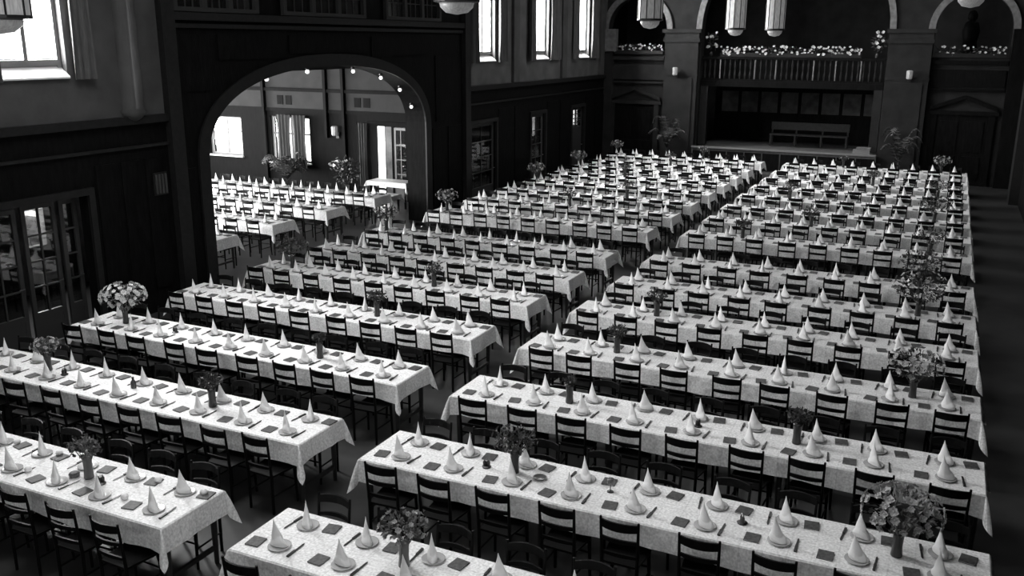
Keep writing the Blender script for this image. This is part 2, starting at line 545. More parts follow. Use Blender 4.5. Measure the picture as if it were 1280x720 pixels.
# gallery windows over the arch: three groups of three leaded lights
gal = [(13.25, 15.6), (16.4, 19.5), (20.4, 23.2)]
for gi, (a, b) in enumerate(gal):
    root = put('window_%d' % (5 + gi), None)
    root['kind'] = 'structure'
    root['label'] = ('dark gallery window group over the near haunch of the arch', 'dark gallery window group over the crown of the arch', 'dark gallery window group over the far haunch of the arch')[gi]
    z0, z1 = 5.52, 7.6
    x = XL
    f = MB()
    f.box(x + 0.002, x + 0.10, a, a + 0.10, z0, z1).box(x + 0.002, x + 0.10, b - 0.10, b, z0, z1)
    f.box(x + 0.002, x + 0.10, a + 0.1, b - 0.1, z0, z0 + 0.08).box(x + 0.002, x + 0.10, a + 0.1, b - 0.1, z1 - 0.1, z1)
    f.obj('window_frame', 'oak_sash', root)
    w3 = (b - a - 0.2) / 3
    for k in range(3):
        ya, yb = a + 0.1 + k * w3, a + 0.1 + (k + 1) * w3
        if k:
            MB().box(x + 0.002, x + 0.09, ya - 0.06, ya + 0.06, z0 + 0.08, z1 - 0.1).obj('mullion', 'oak_sash', root)
        ya += 0.06
        yb -= 0.06
        MB().box(x + 0.004, x + 0.014, ya, yb, z0 + 0.08, z1 - 0.1).obj('pane', 'dark_glass', root)
        for q in (1, 2):
            yy = ya + (yb - ya) * q / 3
            MB().box(x + 0.015, x + 0.035, yy - 0.012, yy + 0.012, z0 + 0.08, z1 - 0.1).obj('glazing_bar', 'oak_sash', root)
        for q in range(1, 5):
            zz = z0 + (z1 - z0) * q / 5
            MB().box(x + 0.015, x + 0.033, ya, yb, zz - 0.012, zz + 0.012).obj('glazing_bar', 'oak_sash', root)


def glazed_leaf(n, y0, y1, z0, z1, label, x=XL - 0.25, cols=2, rows=4, solid=0.55, angle=0.0, fr='frame_dark', gl='door_glass', axis='y'):
    """A door leaf of glazed panes over a solid foot; axis 'y' runs along the side wall, 'x' along an end wall."""
    root = put('door_%d' % n, None, None, (x, y0, 0) if axis == 'y' else (y0, x, 0), (PI / 2 if axis == 'y' else 0) + angle)
    root['kind'] = 'structure'
    root['label'] = label
    W = y1 - y0
    t = 0.075
    f = MB()
    f.box(0, t, -0.025, 0.025, z0, z1).box(W - t, W, -0.025, 0.025, z0, z1)
    f.box(t, W - t, -0.025, 0.025, z1 - t, z1).box(t, W - t, -0.025, 0.025, z0 + solid - 0.1, z0 + solid)
    f.obj('door_frame', fr, root)
    MB().box(t, W - t, -0.018, 0.018, z0, z0 + solid - 0.1).obj('door_panel', fr, root)
    cw = (W - 2 * t) / cols
    rh = (z1 - t - z0 - solid) / rows
    for c in range(1, cols):
        MB().box(t + c * cw - 0.014, t + c * cw + 0.014, -0.02, 0.02, z0 + solid, z1 - t).obj('glazing_bar', fr, root)
    for r in range(1, rows):
        zz = z0 + solid + r * rh
        MB().box(t, W - t, -0.019, 0.019, zz - 0.014, zz + 0.014).obj('glazing_bar', fr, root)
    for c in range(cols):
        for r in range(rows):
            MB().box(t + c * cw + 0.012, t + (c + 1) * cw - 0.012, -0.004, 0.004, z0 + solid + r * rh + 0.012, z0 + solid + (r + 1) * rh - 0.012).obj('pane', gl, root)
    MB().bar((W - 0.04, -0.03, z0 + 1.02), (W - 0.04, -0.08, z0 + 1.02), 0.012).bar((W - 0.04, -0.08, z0 + 1.02), (W - 0.14, -0.08, z0 + 1.02), 0.011).obj('door_handle', 'steel', root)
    return root


# the near glazed doorway: fixed leaf, middle pair and an end leaf
glazed_leaf(1, 9.02, 9.76, 0.02, 2.36, 'glazed door leaf cut by the picture edge, nearest of the doorway')
glazed_leaf(2, 9.86, 10.50, 0.02, 2.38, 'middle glazed door leaf showing bright daylight through its panes')
glazed_leaf(3, 10.58, 10.92, 0.02, 2.38, 'narrow glazed side leaf at the far jamb', cols=1)
mb = MB()
mb.box(XL + 0.002, XL + 0.06, 8.80, 8.95, 0, 2.55).box(XL + 0.002, XL + 0.06, 10.98, 11.10, 0, 2.55).box(XL + 0.002, XL + 0.06, 8.95, 10.98, 2.43, 2.55)
struct('trim_7', mb, 'oak_trim', label='dark casing of the near glazed doorway')
labs = ['half-open glazed door under the first window past the arch', 'tall narrow glazed door under the second window past the arch', 'glazed door beside the end wall with one bright pane']
for i, (a, b, z0, z1) in enumerate(far_doors):
    glazed_leaf(4 + i, a + 0.03, b - 0.03, 0.02, z1 - 0.03, labs[i], cols=2, rows=4, solid=(0.5, 0.5, 1.75)[i], x=XL - 0.06)
    mb = MB()
    mb.box(XL + 0.002, XL + 0.08, a - 0.12, a, 0, z1 + 0.12).box(XL + 0.002, XL + 0.08, b, b + 0.12, 0, z1 + 0.12).box(XL + 0.002, XL + 0.08, a, b, z1, z1 + 0.12)
    struct('trim_%d' % (8 + i), mb, 'oak_trim', label='casing of the door under the far windows')

# vestibules behind the glazed doors, each with its own small outside windows
def vestibule(name, y0, y1, wins, rad):
    x0 = -16.4
    fo = lambda u, v, d: (x0 - d, u, v)
    struct('wall_%s' % name, plate(rect(y0, y1, 0, 3.0), [rect(*q) for q in wins], fo, 0.15), 'vestibule', label='back wall of the vestibule behind the glazed doors')
    struct('wall_%s_sides' % name, MB().box(x0, XL - 0.2, y0 - 0.15, y0, 0, 3.0).box(x0, XL - 0.2, y1, y1 + 0.15, 0, 3.0).box(x0 - 0.15, XL - 0.27, y0 - 0.15, y1 + 0.15, 3.0, 3.1), 'vestibule')
    for q in wins:
        daylight('daylight_vestibule', (x0 - 0.35, (q[0] + q[1]) / 2, (q[2] + q[3]) / 2), (1, 0, 0), q[1] - q[0], q[3] - q[2], rad)


vestibule('vestibule', 8.0, 13.3, [(12.1, 12.55, 0.95, 2.1)], 9)
vestibule('corridor', 25.45, 44.0, [(29.0, 29.6, 1.0, 2.0), (36.6, 37.2, 1.0, 2.1), (41.5, 42.3, 1.1, 2.1)], 9)

# ------------------------------------------------------------------ the room beyond the arch
XS, YS = -25.6, 25.0
fe = lambda u, v, d: (u, YS + d, v)
end_holes = [rect(-23.6, -22.1, 1.10, 2.42), rect(-20.85, -19.2, 1.0, 2.52), rect(-16.75, -15.45, 0.0, 2.36)]
e_out = [(XS, 0), (-16.75, 0), (-16.75, 2.36), (-15.45, 2.36), (-15.45, 0), (XL - 0.6, 0), (XL - 0.6, 2.75), (XS, 2.75)]
struct('wall_side_room_end', plate(e_out, end_holes[:2], fe, 0.35), 'panel_side', label='panelled end wall seen through the arch')
struct('wall_side_room_upper', MB().box(XS, XL - 0.6, YS, YS + 0.35, 2.75, 4.32), 'plaster_side', label='pale plaster frieze over the panelled end wall')
struct('trim_11', MB().box(XS, XL - 0.6, YS - 0.10, YS - 0.002, 3.36, 3.46).box(XS, XL - 0.6, YS - 0.05, YS - 0.002, 2.70, 2.80), 'panel_side', label='cornice lines of the end wall')
mb = MB()
for xx in (-21.0, -18.45, -17.75):
    mb.box(xx - 0.05, xx + 0.05, YS - 0.14, YS - 0.002, 0.0 if xx > -18 or xx < -20 else 1.9, 4.32)
struct('trim_12', mb, 'oak', label='slim dark uprights on the end wall')
side_holes = [(14.8, 16.8), (18.0, 20.0), (21.4, 23.4)]
struct('wall_side_room_outer', plate(rect(13.3, YS + 0.35, 0, 4.32), [rect(a, b, 1.0, 3.9) for a, b in side_holes], lambda u, v, d: (XS - d, u, v), 0.35), 'plaster_side', label='outer window wall of the side room')
near_holes = [(-24.6, -22.6), (-21.6, -19.6), (-18.6, -16.8)]
struct('wall_side_room_near', plate(rect(XS - 0.35, XL - 0.6, 0, 4.32), [rect(a, b, 1.2, 4.1) for a, b in near_holes], lambda u, v, d: (u, 13.62 - d, v), 0.17), 'plaster_side', label='near window wall of the side room')
for a, b in near_holes:
    daylight('daylight_side_room', ((a + b) / 2, 13.25, 2.65), (0, 1, 0), b - a, 2.9, 34)
for a, b in side_holes:
    daylight('daylight_side_room', (XS - 0.5, (a + b) / 2, 2.45), (1, 0, 0), b - a, 2.9, 40)
daylight('daylight_end_window', (-22.85, YS + 0.75, 1.76), (0, -1, 0), 2.2, 1.5, 9)
daylight('daylight_end_window', (-20.0, YS + 0.75, 1.76), (0, -1, 0), 2.2, 1.6, 9)
daylight('daylight_end_door', (-16.2, YS + 0.95, 1.3), (0, -1, 0), 2.2, 2.4, 9)


def end_window(n, x0, x1, z0, z1, label):
    root = put('window_%d' % n, None)
    root['kind'] = 'structure'
    root['label'] = label
    y = YS + 0.15
    f = MB()
    t = 0.06
    f.box(x0, x0 + t, y - 0.03, y + 0.03, z0, z1).box(x1 - t, x1, y - 0.03, y + 0.03, z0, z1).box(x0 + t, x1 - t, y - 0.03, y + 0.03, z0, z0 + t).box(x0 + t, x1 - t, y - 0.03, y + 0.03, z1 - t, z1)
    f.obj('window_frame', 'frame', root)
    xm, zm = (x0 + x1) / 2, z0 + (z1 - z0) * 0.62
    MB().box(xm - 0.035, xm + 0.035, y - 0.03, y + 0.03, z0 + t, z1 - t).obj('mullion', 'frame', root)
    MB().box(x0 + t, x1 - t, y - 0.028, y + 0.028, zm - 0.025, zm + 0.025).obj('transom', 'frame', root)
    for xa, xb in ((x0 + t, xm - 0.035), (xm + 0.035, x1 - t)):
        for za, zb in ((z0 + t, zm - 0.025), (zm + 0.025, z1 - t)):
            MB().box(xa, xb, y - 0.004, y + 0.004, za, zb).obj('pane', 'glass', root)
    MB().box(x0 - 0.05, x1 + 0.05, YS - 0.10, y - 0.03, z0 - 0.05, z0 - 0.002).obj('window_sill', 'sill', root)


end_window(8, -23.6, -22.1, 1.10, 2.42, 'bright four-pane window on the end wall beyond the arch')
end_window(9, -20.85, -19.2, 1.0, 2.52, 'curtained window on the end wall behind the dark palm')
for x, wd, lab in ((-20.12, 0.55, 'pale curtain drawn over middle of the curtained end-wall window'), (-19.45, 0.55, 'pale curtain at doorway side of the curtained end-wall window'),
                   (-16.98, 0.36, 'curtain hanging at left jamb of the bright doorway')):
    c = curtain_mesh(wd, 1.75 if x < -18 else 2.35, int(-x * 10)).obj('curtain', 'curtain', None, (x, YS - 0.22, 0.85 if x < -18 else 0.1), PI / 2, smooth=True)
    tag(c, lab, 'curtain', 'curtains beyond the arch')
glazed_leaf(7, -15.98, -15.47, 0.02, 2.32, 'closed glazed leaf of the doorway in the end wall', x=YS + 0.12, cols=2, rows=4, solid=0.35, axis='x', fr='frame')
struct('trim_13', MB().box(-16.9, -16.75, YS - 0.06, YS - 0.002, 0, 2.5).box(-15.45, -15.3, YS - 0.06, YS - 0.002, 0, 2.5).box(-16.75, -15.45, YS - 0.06, YS - 0.002, 2.36, 2.5).box(-16.05, -15.98, YS + 0.07, YS + 0.17, 0.0, 2.36), 'panel_side', label='casing of the doorway in the end wall')
frz = bpy.data.objects['wall_side_room_upper']
for xx in (-24.3, -22.6, -20.35, -20.0, -17.25, -16.9, -15.2):
    MB().box(xx - 0.12, xx + 0.12, YS - 0.02, YS - 0.001, 2.92, 3.22).obj('panel', 'panel_side', frz)

# ------------------------------------------------------------------ end wall of the hall: three arches, two piers, stage
fb = lambda u, v, d: (u, YB + d, v)
SP = 5.5
L_ARCH, M_ARCH, R_ARCH = arch(-11.88, 1.24, 4.50, SP, 1.24, 20), arch(-5.78, 3.45, 0.0, SP, 3.45, 32), arch(0.42, 1.24, 4.50, SP, 1.24, 20)
XB = 3.6
outer = [(XL - 0.6, 0)] + M_ARCH + [(XB, 0), (XB, ZC), (XL - 0.6, ZC)]
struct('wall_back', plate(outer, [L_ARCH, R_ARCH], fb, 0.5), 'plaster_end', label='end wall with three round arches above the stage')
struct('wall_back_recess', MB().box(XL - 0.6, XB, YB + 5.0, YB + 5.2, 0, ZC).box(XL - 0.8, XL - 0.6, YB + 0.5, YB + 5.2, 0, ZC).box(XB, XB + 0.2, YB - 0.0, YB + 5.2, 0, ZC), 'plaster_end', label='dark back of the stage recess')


def arch_trim(n, c, a, b, label, wd=0.22):
    mb = MB()
    k = 26
    for i in range(k):
        t0, t1 = PI - PI * i / k, PI - PI * (i + 1) / k
        q = []
        for t, r in ((t0, 0), (t1, 0), (t1, wd), (t0, wd)):
            q.append((c + (a + r) * math.cos(t), SP + (b + r) * math.sin(t)))
        vs = [(u, YB - 0.003, v) for u, v in q] + [(u, YB - 0.09, v) for u, v in q]
        mb.add(vs, [(7, 6, 5, 4), (0, 4, 5, 1), (2, 6, 7, 3), (0, 3, 7, 4), (1, 5, 6, 2)])
    struct('trim_%d' % n, mb, 'moulding', label=label)


arch_trim(14, -11.88, 1.24, 1.24, 'pale moulding of the small arch beside the window wall')
arch_trim(15, -5.78, 3.45, 3.45, 'pale moulding of the great stage arch')
arch_trim(16, 0.42, 1.24, 1.24, 'moulding of the small arch on the far side of the stage')


def pier(n, x0, x1, label):
    mb = MB()
    mb.box(x0, x1, YB - 0.30, YB - 0.002, 0, 5.0)
    mb.box(x0 + 0.18, x1 - 0.18, YB - 0.34, YB - 0.30, 0.5, 3.6)
    mb.box(x0 - 0.06, x1 + 0.06, YB - 0.36, YB - 0.002, 5.0, 5.14).box(x0 - 0.02, x1 + 0.02, YB - 0.33, YB - 0.002, 5.14, 5.36).box(x0 - 0.10, x1 + 0.10, YB - 0.40, YB - 0.002, 5.36, 5.5)
    mb.box(x0 - 0.03, x1 + 0.03, YB - 0.33, YB - 0.30, 3.7, 3.8)
    struct('trim_%d' % n, mb, 'plaster_end', label=label)


pier(17, -10.62, -9.27, 'square pier with moulded cap between small and great arch')
pier(18, -2.29, -0.84, 'darker square pier on the far side of the stage')
struct('trim_19', MB().box(XL + 0.002, XL + 0.5, YB - 0.30, YB - 0.002, 4.62, 5.5), 'moulding', label='pale corner cap where window wall meets end wall')
struct('trim_26', MB().box(XL + 0.002, XL + 0.36, YB - 0.22, YB - 0.002, 0, 4.6), 'plaster_end', label='corner strip where window wall meets end wall')
struct('trim_20', MB().box(1.68, XR - 0.002, YB - 0.30, YB - 0.002, 0, 5.5), 'oak', label='dark corner pier at the far end of the stage')

# bays below the small arches: panel, pediment, door
for n, cx, m_, lab in ((21, -11.88, 'plaster_end', 'carved pediment and door case under the small arch by the windows'), (22, 0.42, 'oak', 'dark panelled door case under the far small arch')):
    mb = MB()
    mb.box(cx - 1.2, cx + 1.2, YB - 0.16, YB - 0.002, 4.28, 4.42)
    mb.box(cx - 1.2, cx + 1.2, YB - 0.08, YB - 0.002, 3.50, 4.10)
    mb.box(cx - 1.2, cx + 1.2, YB - 0.12, YB - 0.002, 3.36, 3.44)
    for s in (-1, 1):
        q = [(cx, 3.22), (cx, 3.08), (cx + s * 1.1, 2.66), (cx + s * 1.1, 2.80)]
        if s > 0:
            q.reverse()
        mb.add([(u, YB - 0.14, v) for u, v in q] + [(u, YB - 0.002, v) for u, v in q], [(0, 1, 2, 3), (7, 6, 5, 4)] + [(i, i + 4, (i + 1) % 4 + 4, (i + 1) % 4) for i in range(4)])
    mb.box(cx - 1.15, cx + 1.15, YB - 0.14, YB - 0.002, 2.52, 2.66)
    mb.box(cx - 1.05, cx - 0.85, YB - 0.10, YB - 0.002, 0, 2.52).box(cx + 0.85, cx + 1.05, YB - 0.10, YB - 0.002, 0, 2.52)
    struct('trim_%d' % n, mb, m_, label=lab)
    root = struct('door_%d' % (n - 13), MB().box(cx - 0.85, cx + 0.85, YB - 0.06, YB - 0.002, 0.02, 2.52), 'oak', label='dark door under the small arch ' + ('by the windows' if n == 21 else 'on the far side of the stage'))
    for s in (-1, 1):
        for za, zb in ((0.25, 1.05), (1.2, 2.3)):
            MB().box(cx + s * 0.42 - 0.3, cx + s * 0.42 + 0.3, YB - 0.085, YB - 0.06, za, zb).obj('door_panel', 'oak', root)
niche = MB().lathe([(0.22, 0.0), (0.25, 0.15), (0.30, 0.45), (0.22, 0.75), (0.10, 0.82)], 14, (0.35, YB + 1.6, 5.0))
niche.lathe([(0.05, 0.0), (0.15, 0.06), (0.17, 0.2), (0.12, 0.33), (0.03, 0.38)], 14, (0.35, YB + 1.6, 5.8)).box(0.1, 0.6, YB + 1.35, YB + 1.85, 4.55, 5.0)
tag(niche.obj('bust', 'oak', smooth=True), 'dark bust on a plinth in the far small arch', 'bust')
struct('wall_arch_back', MB().box(-13.12, -10.64, YB + 2.4, YB + 2.5, 4.4, 6.9).box(-0.82, 1.66, YB + 2.4, YB + 2.5, 4.4, 6.9), 'plaster_end', label='wall behind the two small arches')
struct('floor_arch_loggia', MB().box(-13.12, -10.64, YB + 0.5, YB + 2.4, 4.4, 4.5).box(-0.82, 1.66, YB + 0.5, YB + 2.4, 4.4, 4.5), 'plaster_end')

# stage, its balcony and hangings
ST = 0.98
stage = struct('floor_stage', MB().box(-9.26, -2.30, YB - 0.55, YB + 4.98, 0.0, ST - 0.06), 'stage', label='dark stage platform under the great arch')
MB().box(-9.26, -2.32, YB - 0.62, YB - 0.45, ST - 0.06, ST).obj('nosing', 'stage_edge', stage)
for k in range(10):
    MB().box(-9.2 + k * 0.69, -8.56 + k * 0.69, YB - 0.575, YB - 0.55, 0.15, ST - 0.16).obj('panel', 'oak', stage)
bal = struct('wall_balcony', MB().box(-9.2, -2.36, YB + 0.15, YB + 0.45, 3.30, 3.52).box(-9.2, -2.36, YB + 0.20, YB + 0.40, 3.52, 3.60).box(-9.2, -2.36, YB + 0.15, YB + 0.45, 4.36, 4.46).box(-9.2, -2.36, YB + 0.45, YB + 3.0, 3.30, 3.50), 'oak', label='dark balcony front across the great arch')
for k in range(34):
    x = -9.1 + k * 0.2
    MB().lathe([(0.03, 3.6), (0.055, 3.75), (0.025, 3.95), (0.05, 4.15), (0.03, 4.36)], 6, (x, YB + 0.30, 0)).obj('baluster', 'oak_trim', bal)
for x in (-8.45, -7.1, -6.3, -4.9, -4.1, -3.2):
    MB().box(x - 0.02, x + 0.02, YB + 0.10, YB + 0.14, 3.62, 4.34).obj('ribbon', 'moulding', bal)
hang = struct('wall_stage_back', MB().box(-9.2, -2.36, YB + 2.9, YB + 3.0, ST, 3.30), 'oak', label='panelled back of the stage under the balcony')
for k in range(8):
    x = -8.9 + k * 0.82
    MB().box(x, x + 0.68, YB + 2.86, YB + 2.9, 2.15, 3.0).obj('panel', 'backdrop', hang)
for s0, s1 in ((-9.2, -8.9), (-2.66, -2.36)):
    struct('trim_%d' % (23 if s0 < -5 else 24), MB().box(s0, s1, YB + 0.15, YB + 0.45, ST, 3.30), 'oak_trim', label='post carrying the balcony over the stage')
t = thing('long_bench', 'dark long bench with upright back posts on the stage', 'bench', (-5.0, YB + 1.2, ST))
MB().box(-1.5, 1.5, -0.22, 0.22, 0.42, 0.47).obj('seat', 'oak_trim', t)
MB().box(-1.5, 1.5, 0.19, 0.23, 0.62, 0.92).obj('backrest', 'oak_trim', t)
for x in (-1.45, -0.5, 0.5, 1.45):
    MB().box(x - 0.03, x + 0.03, 0.18, 0.24, 0, 0.62).obj('leg', 'oak_trim', t)
    MB().box(x - 0.03, x + 0.03, -0.22, -0.16, 0, 0.42).obj('leg', 'oak_trim', t)
t = thing('small_box', 'small pale box set on far end of the stage edge', 'box', (-2.85, YB - 0.30, ST))
MB().box(-0.3, 0.3, -0.12, 0.15, 0, 0.16).obj('body', 'stage_edge', t)
MB().box(-0.18, 0.32, -0.13, 0.16, 0.16, 0.24).obj('lid', 'moulding', t)

# right wall and the wall behind the camera (out of the picture, they close the hall)
struct('wall_right', plate(rect(YN, YB, 0, ZC), [rect(a, b, WIN_Z0, WIN_Z1) for a, b in RIGHT_WINDOWS], lambda u, v, d: (XR + d, u, v), 0.5), 'oak', label='dark wall along the right-hand aisle')
struct('trim_25', MB().box(XR - 0.28, XR - 0.002, 33.2, 34.2, 0, 9.0), 'oak_trim', label='dark pier on the right-hand aisle wall')
struct('wall_near', plate(rect(XL - 0.6, XR + 0.5, 0, ZC), [rect(a, b, 4.4, 8.4) for a, b in REAR_WINDOWS], lambda u, v, d: (u, YN - d, v), 0.4), 'oak', label='wall behind the camera')

# ------------------------------------------------------------------ lanterns, sconces, arch bulbs
def lantern(loc, label, r=0.30, h=0.95, bowl=True):
    t = thing('hanging_lantern', label, 'lantern', loc, 0.3, 'lanterns hanging from the hall ceiling')
    n = 10
    z0 = 0.22
    MB().lathe([(0.02, 0.0), (r * 0.5, 0.03), (r * 0.74, 0.11), (r * 0.80, z0 - 0.03)], 20).obj('bowl', 'lamp_glass', t, smooth=True)
    MB().lathe([(r * 0.84, z0 - 0.04), (r + 0.02, z0 - 0.02), (r + 0.02, z0 + 0.02), (r * 0.84, z0 + 0.03)], 20).obj('lower_band', 'metal', t)
    crown = MB().lathe([(r * 0.84, z0 + h), (r + 0.02, z0 + h + 0.01), (r + 0.03, z0 + h + 0.06), (r * 0.5, z0 + h + 0.2), (0.05, z0 + h + 0.3)], 20)
    crown = crown.obj('crown', 'metal', t)
    for k in range(n):
        a0, a1 = 2 * PI * k / n, 2 * PI * (k + 1) / n
        p0, p1 = Vector((r * math.cos(a0), r * math.sin(a0), 0)), Vector((r * math.cos(a1), r * math.sin(a1), 0))
        q0, q1 = p0 * 0.97, p1 * 0.97
        vs = [(*p0.xy, z0 + 0.02), (*p1.xy, z0 + 0.02), (*p1.xy, z0 + h), (*p0.xy, z0 + h), (*q0.xy, z0 + 0.02), (*q1.xy, z0 + 0.02), (*q1.xy, z0 + h), (*q0.xy, z0 + h)]
        MB().add(vs, [(0, 1, 2, 3), (7, 6, 5, 4), (0, 4, 5, 1), (3, 2, 6, 7)]).obj('glass_panel', 'lamp_glass', t)
        MB().bar((p0.x * 1.01, p0.y * 1.01, z0), (p0.x * 1.01, p0.y * 1.01, z0 + h), 0.014, n=5).obj('rib', 'metal', t)
    MB().bar((0, 0, z0 + h + 0.28), (0, 0, ZC - loc[2]), 0.012, n=5).obj('chain', 'metal', crown)
    return t


lantern((-11.28, 8.30, 5.06), 'large glass lantern in front of the near left window', 0.42, 1.1)
lantern((-7.40, 13.61, 5.42), 'glass lantern whose bowl shows beside the first bright window past the arch', 0.36, 1.0)
lantern((-7.02, 22.95, 5.32), 'glass lantern hanging before the small arch by the windows')
lantern((-6.46, 30.32, 5.20), 'glass lantern at the great arch, closer to the windows of the pair')
lantern((-5.45, 31.53, 5.19), 'glass lantern at the great arch, farther from the windows of the pair')
lantern((0.11, 19.99, 5.66), 'lantern tip showing above the far small arch')


def wall_lamp(loc, label, rz=0.0):
    t = thing('wall_lamp', label, 'lamp', loc, rz, 'lamps on the piers')
    MB().box(-0.06, 0.06, -0.03, 0.0, -0.1, 0.1).obj('back_plate', 'metal', t)
    arm = MB().bar((0, -0.03, 0), (0, -0.18, 0), 0.015).obj('arm', 'metal', t)
    MB().lathe([(0.07, 0.0), (0.10, 0.03), (0.11, 0.28), (0.08, 0.31)], 8, (0, -0.18, 0)).obj('glass_shade', 'lamp_glass', arm)
    return t


wall_lamp((-10.10, YB - 0.345, 3.72), 'small glass lamp on the pale pier near the windows')
wall_lamp((-1.48, YB - 0.345, 3.75), 'small glass lamp on the dark pier past the stage')
wall_lamp((-18.05, YS - 0.02, 2.0), 'small pale lamp on the end wall beyond the arch')
for k in range(9):
    tt = PI - PI * (k + 0.55) / 9.6
    ct, st = math.cos(tt), math.sin(tt)
    y = A_C + A_A * math.copysign(abs(ct) ** (2 / A_E), ct)
    z = A_S + A_B * abs(st) ** (2 / A_E)
    t = thing('arch_bulb', 'lit globe under the wide arch, %s from the near jamb' % ORD[k + 1], 'bulb', (XL - 0.30, y, z - 0.005), 0, 'globes round the wide arch')
    s = (A_C - y) / A_A
    sk = MB().lathe([(0.03, -0.06), (0.045, -0.03), (0.045, 0.0)], 8).obj('socket', 'metal', t)
    MB().lathe([(0.012, -0.155), (0.036, -0.142), (0.05, -0.11), (0.038, -0.075), (0.025, -0.055)], 10).obj('globe', 'bulb', sk, smooth=True)
t = thing('wall_grille', 'small dark grille with upright bars beside the wide arch', 'grille', (XL + 0.002, 12.6, 2.2), PI / 2)
MB().box(-0.16, 0.16, -0.05, 0.0, 0, 0.42).obj('back_plate', 'oak_trim', t)
for k in range(4):
    MB().box(-0.13 + k * 0.075, -0.10 + k * 0.075, -0.075, -0.05, 0.03, 0.39).obj('bar', 'plaster', t)

# ------------------------------------------------------------------ tables, chairs, place settings
TH = 0.76                      # table height
TW = 0.80
YBACK = [6.166, 8.135, 10.118, 12.151, 14.140, 16.011, 18.018, 20.873, 22.930, 24.839, 26.828, 28.750, 30.519, 32.352, 34.668]
YSIDE = [15.70, 17.72, 19.83, 22.05]
BLOCKS = {
    'right': dict(x0=-5.208, x1=0.745, ys=YBACK, seats=[-4.83 + 0.65 * k for k in range(9)], name='right-hand'),
    'left': dict(x0=-11.862, x1=-6.002, ys=YBACK, seats=[-11.51 + 0.65 * k for k in range(9)], name='left-hand'),
    'side': dict(x0=-20.95, x1=-14.23, ys=YSIDE, seats=[-20.45 + 0.65 * k for k in range(10)], name='side-room'),
}


def table_name(b, r):
    return '%s %s table' % (ORD[r + 1], BLOCKS[b]['name'])


def cloth_mesh(L, W, seed, drop=0.230):
    rnd = random.Random(seed)
    hx, hy = L / 2, W / 2
    per = []                                           # x, y, nx, ny, drop, flare
    def side(ax, ay, bx, by, nx, ny):
        ln = math.hypot(bx - ax, by - ay)
        n = max(5, int(ln / 0.13))
        p1, p2 = rnd.random() * 6, rnd.random() * 6
        for i in range(1, n):
            t = i / n
            s = t * ln
            e = min(s, ln - s)
            rip = 0.010 * math.sin(s * 7.5 + p1) + 0.008 * math.sin(s * 17 + p2)
            dr = drop + 0.012 * math.sin(s * 3.1 + p1) + (0.02 * math.exp(-e / 0.12))
            per.append((ax + (bx - ax) * t, ay + (by - ay) * t, nx, ny, dr, 0.022 + rip))
    def corner(cx, cy, a0):
        k = 10
        j = rnd.uniform(0.85, 1.15)
        for i in range(k + 1):
            t = i / k
            a = a0 + PI / 2 * t
            pk = max(0.0, 1 - abs(t - 0.5) / 0.5) ** 0.8
            valley = 0.02 * (math.exp(-((t - 0.1) / 0.1) ** 2) + math.exp(-((t - 0.9) / 0.1) ** 2))
            per.append((cx, cy, math.cos(a), math.sin(a), drop + 0.02 + 0.14 * j * pk, 0.03 + 0.115 * j * pk - valley))
    corner(-hx, -hy, PI)
    side(-hx, -hy, hx, -hy, 0, -1)
    corner(hx, -hy, -PI / 2)
    side(hx, -hy, hx, hy, 1, 0)
    corner(hx, hy, 0)
    side(hx, hy, -hx, hy, 0, 1)
    corner(-hx, hy, PI / 2)
    side(-hx, hy, -hx, -hy, -1, 0)
    n = len(per)
    vs, fs = [], []
    for s in (0.0, 0.05, 0.3, 0.65, 1.0):
        for x, y, nx, ny, d, fl in per:
            o = 0.0 if s == 0 else 0.010 + fl * s ** 0.8
            vs.append((x + nx * o, y + ny * o, -d * s))
    for j in range(4):
        for i in range(n):
            q = (i + 1) % n
            fs.append((j * n + i, (j + 1) * n + i, (j + 1) * n + q, j * n + q))
    # top: strips across the table so that its centre can undulate
    mb = MB().add(vs, fs)
    mb.f.append(tuple(range(n)))
    return mb


table_cache = {}


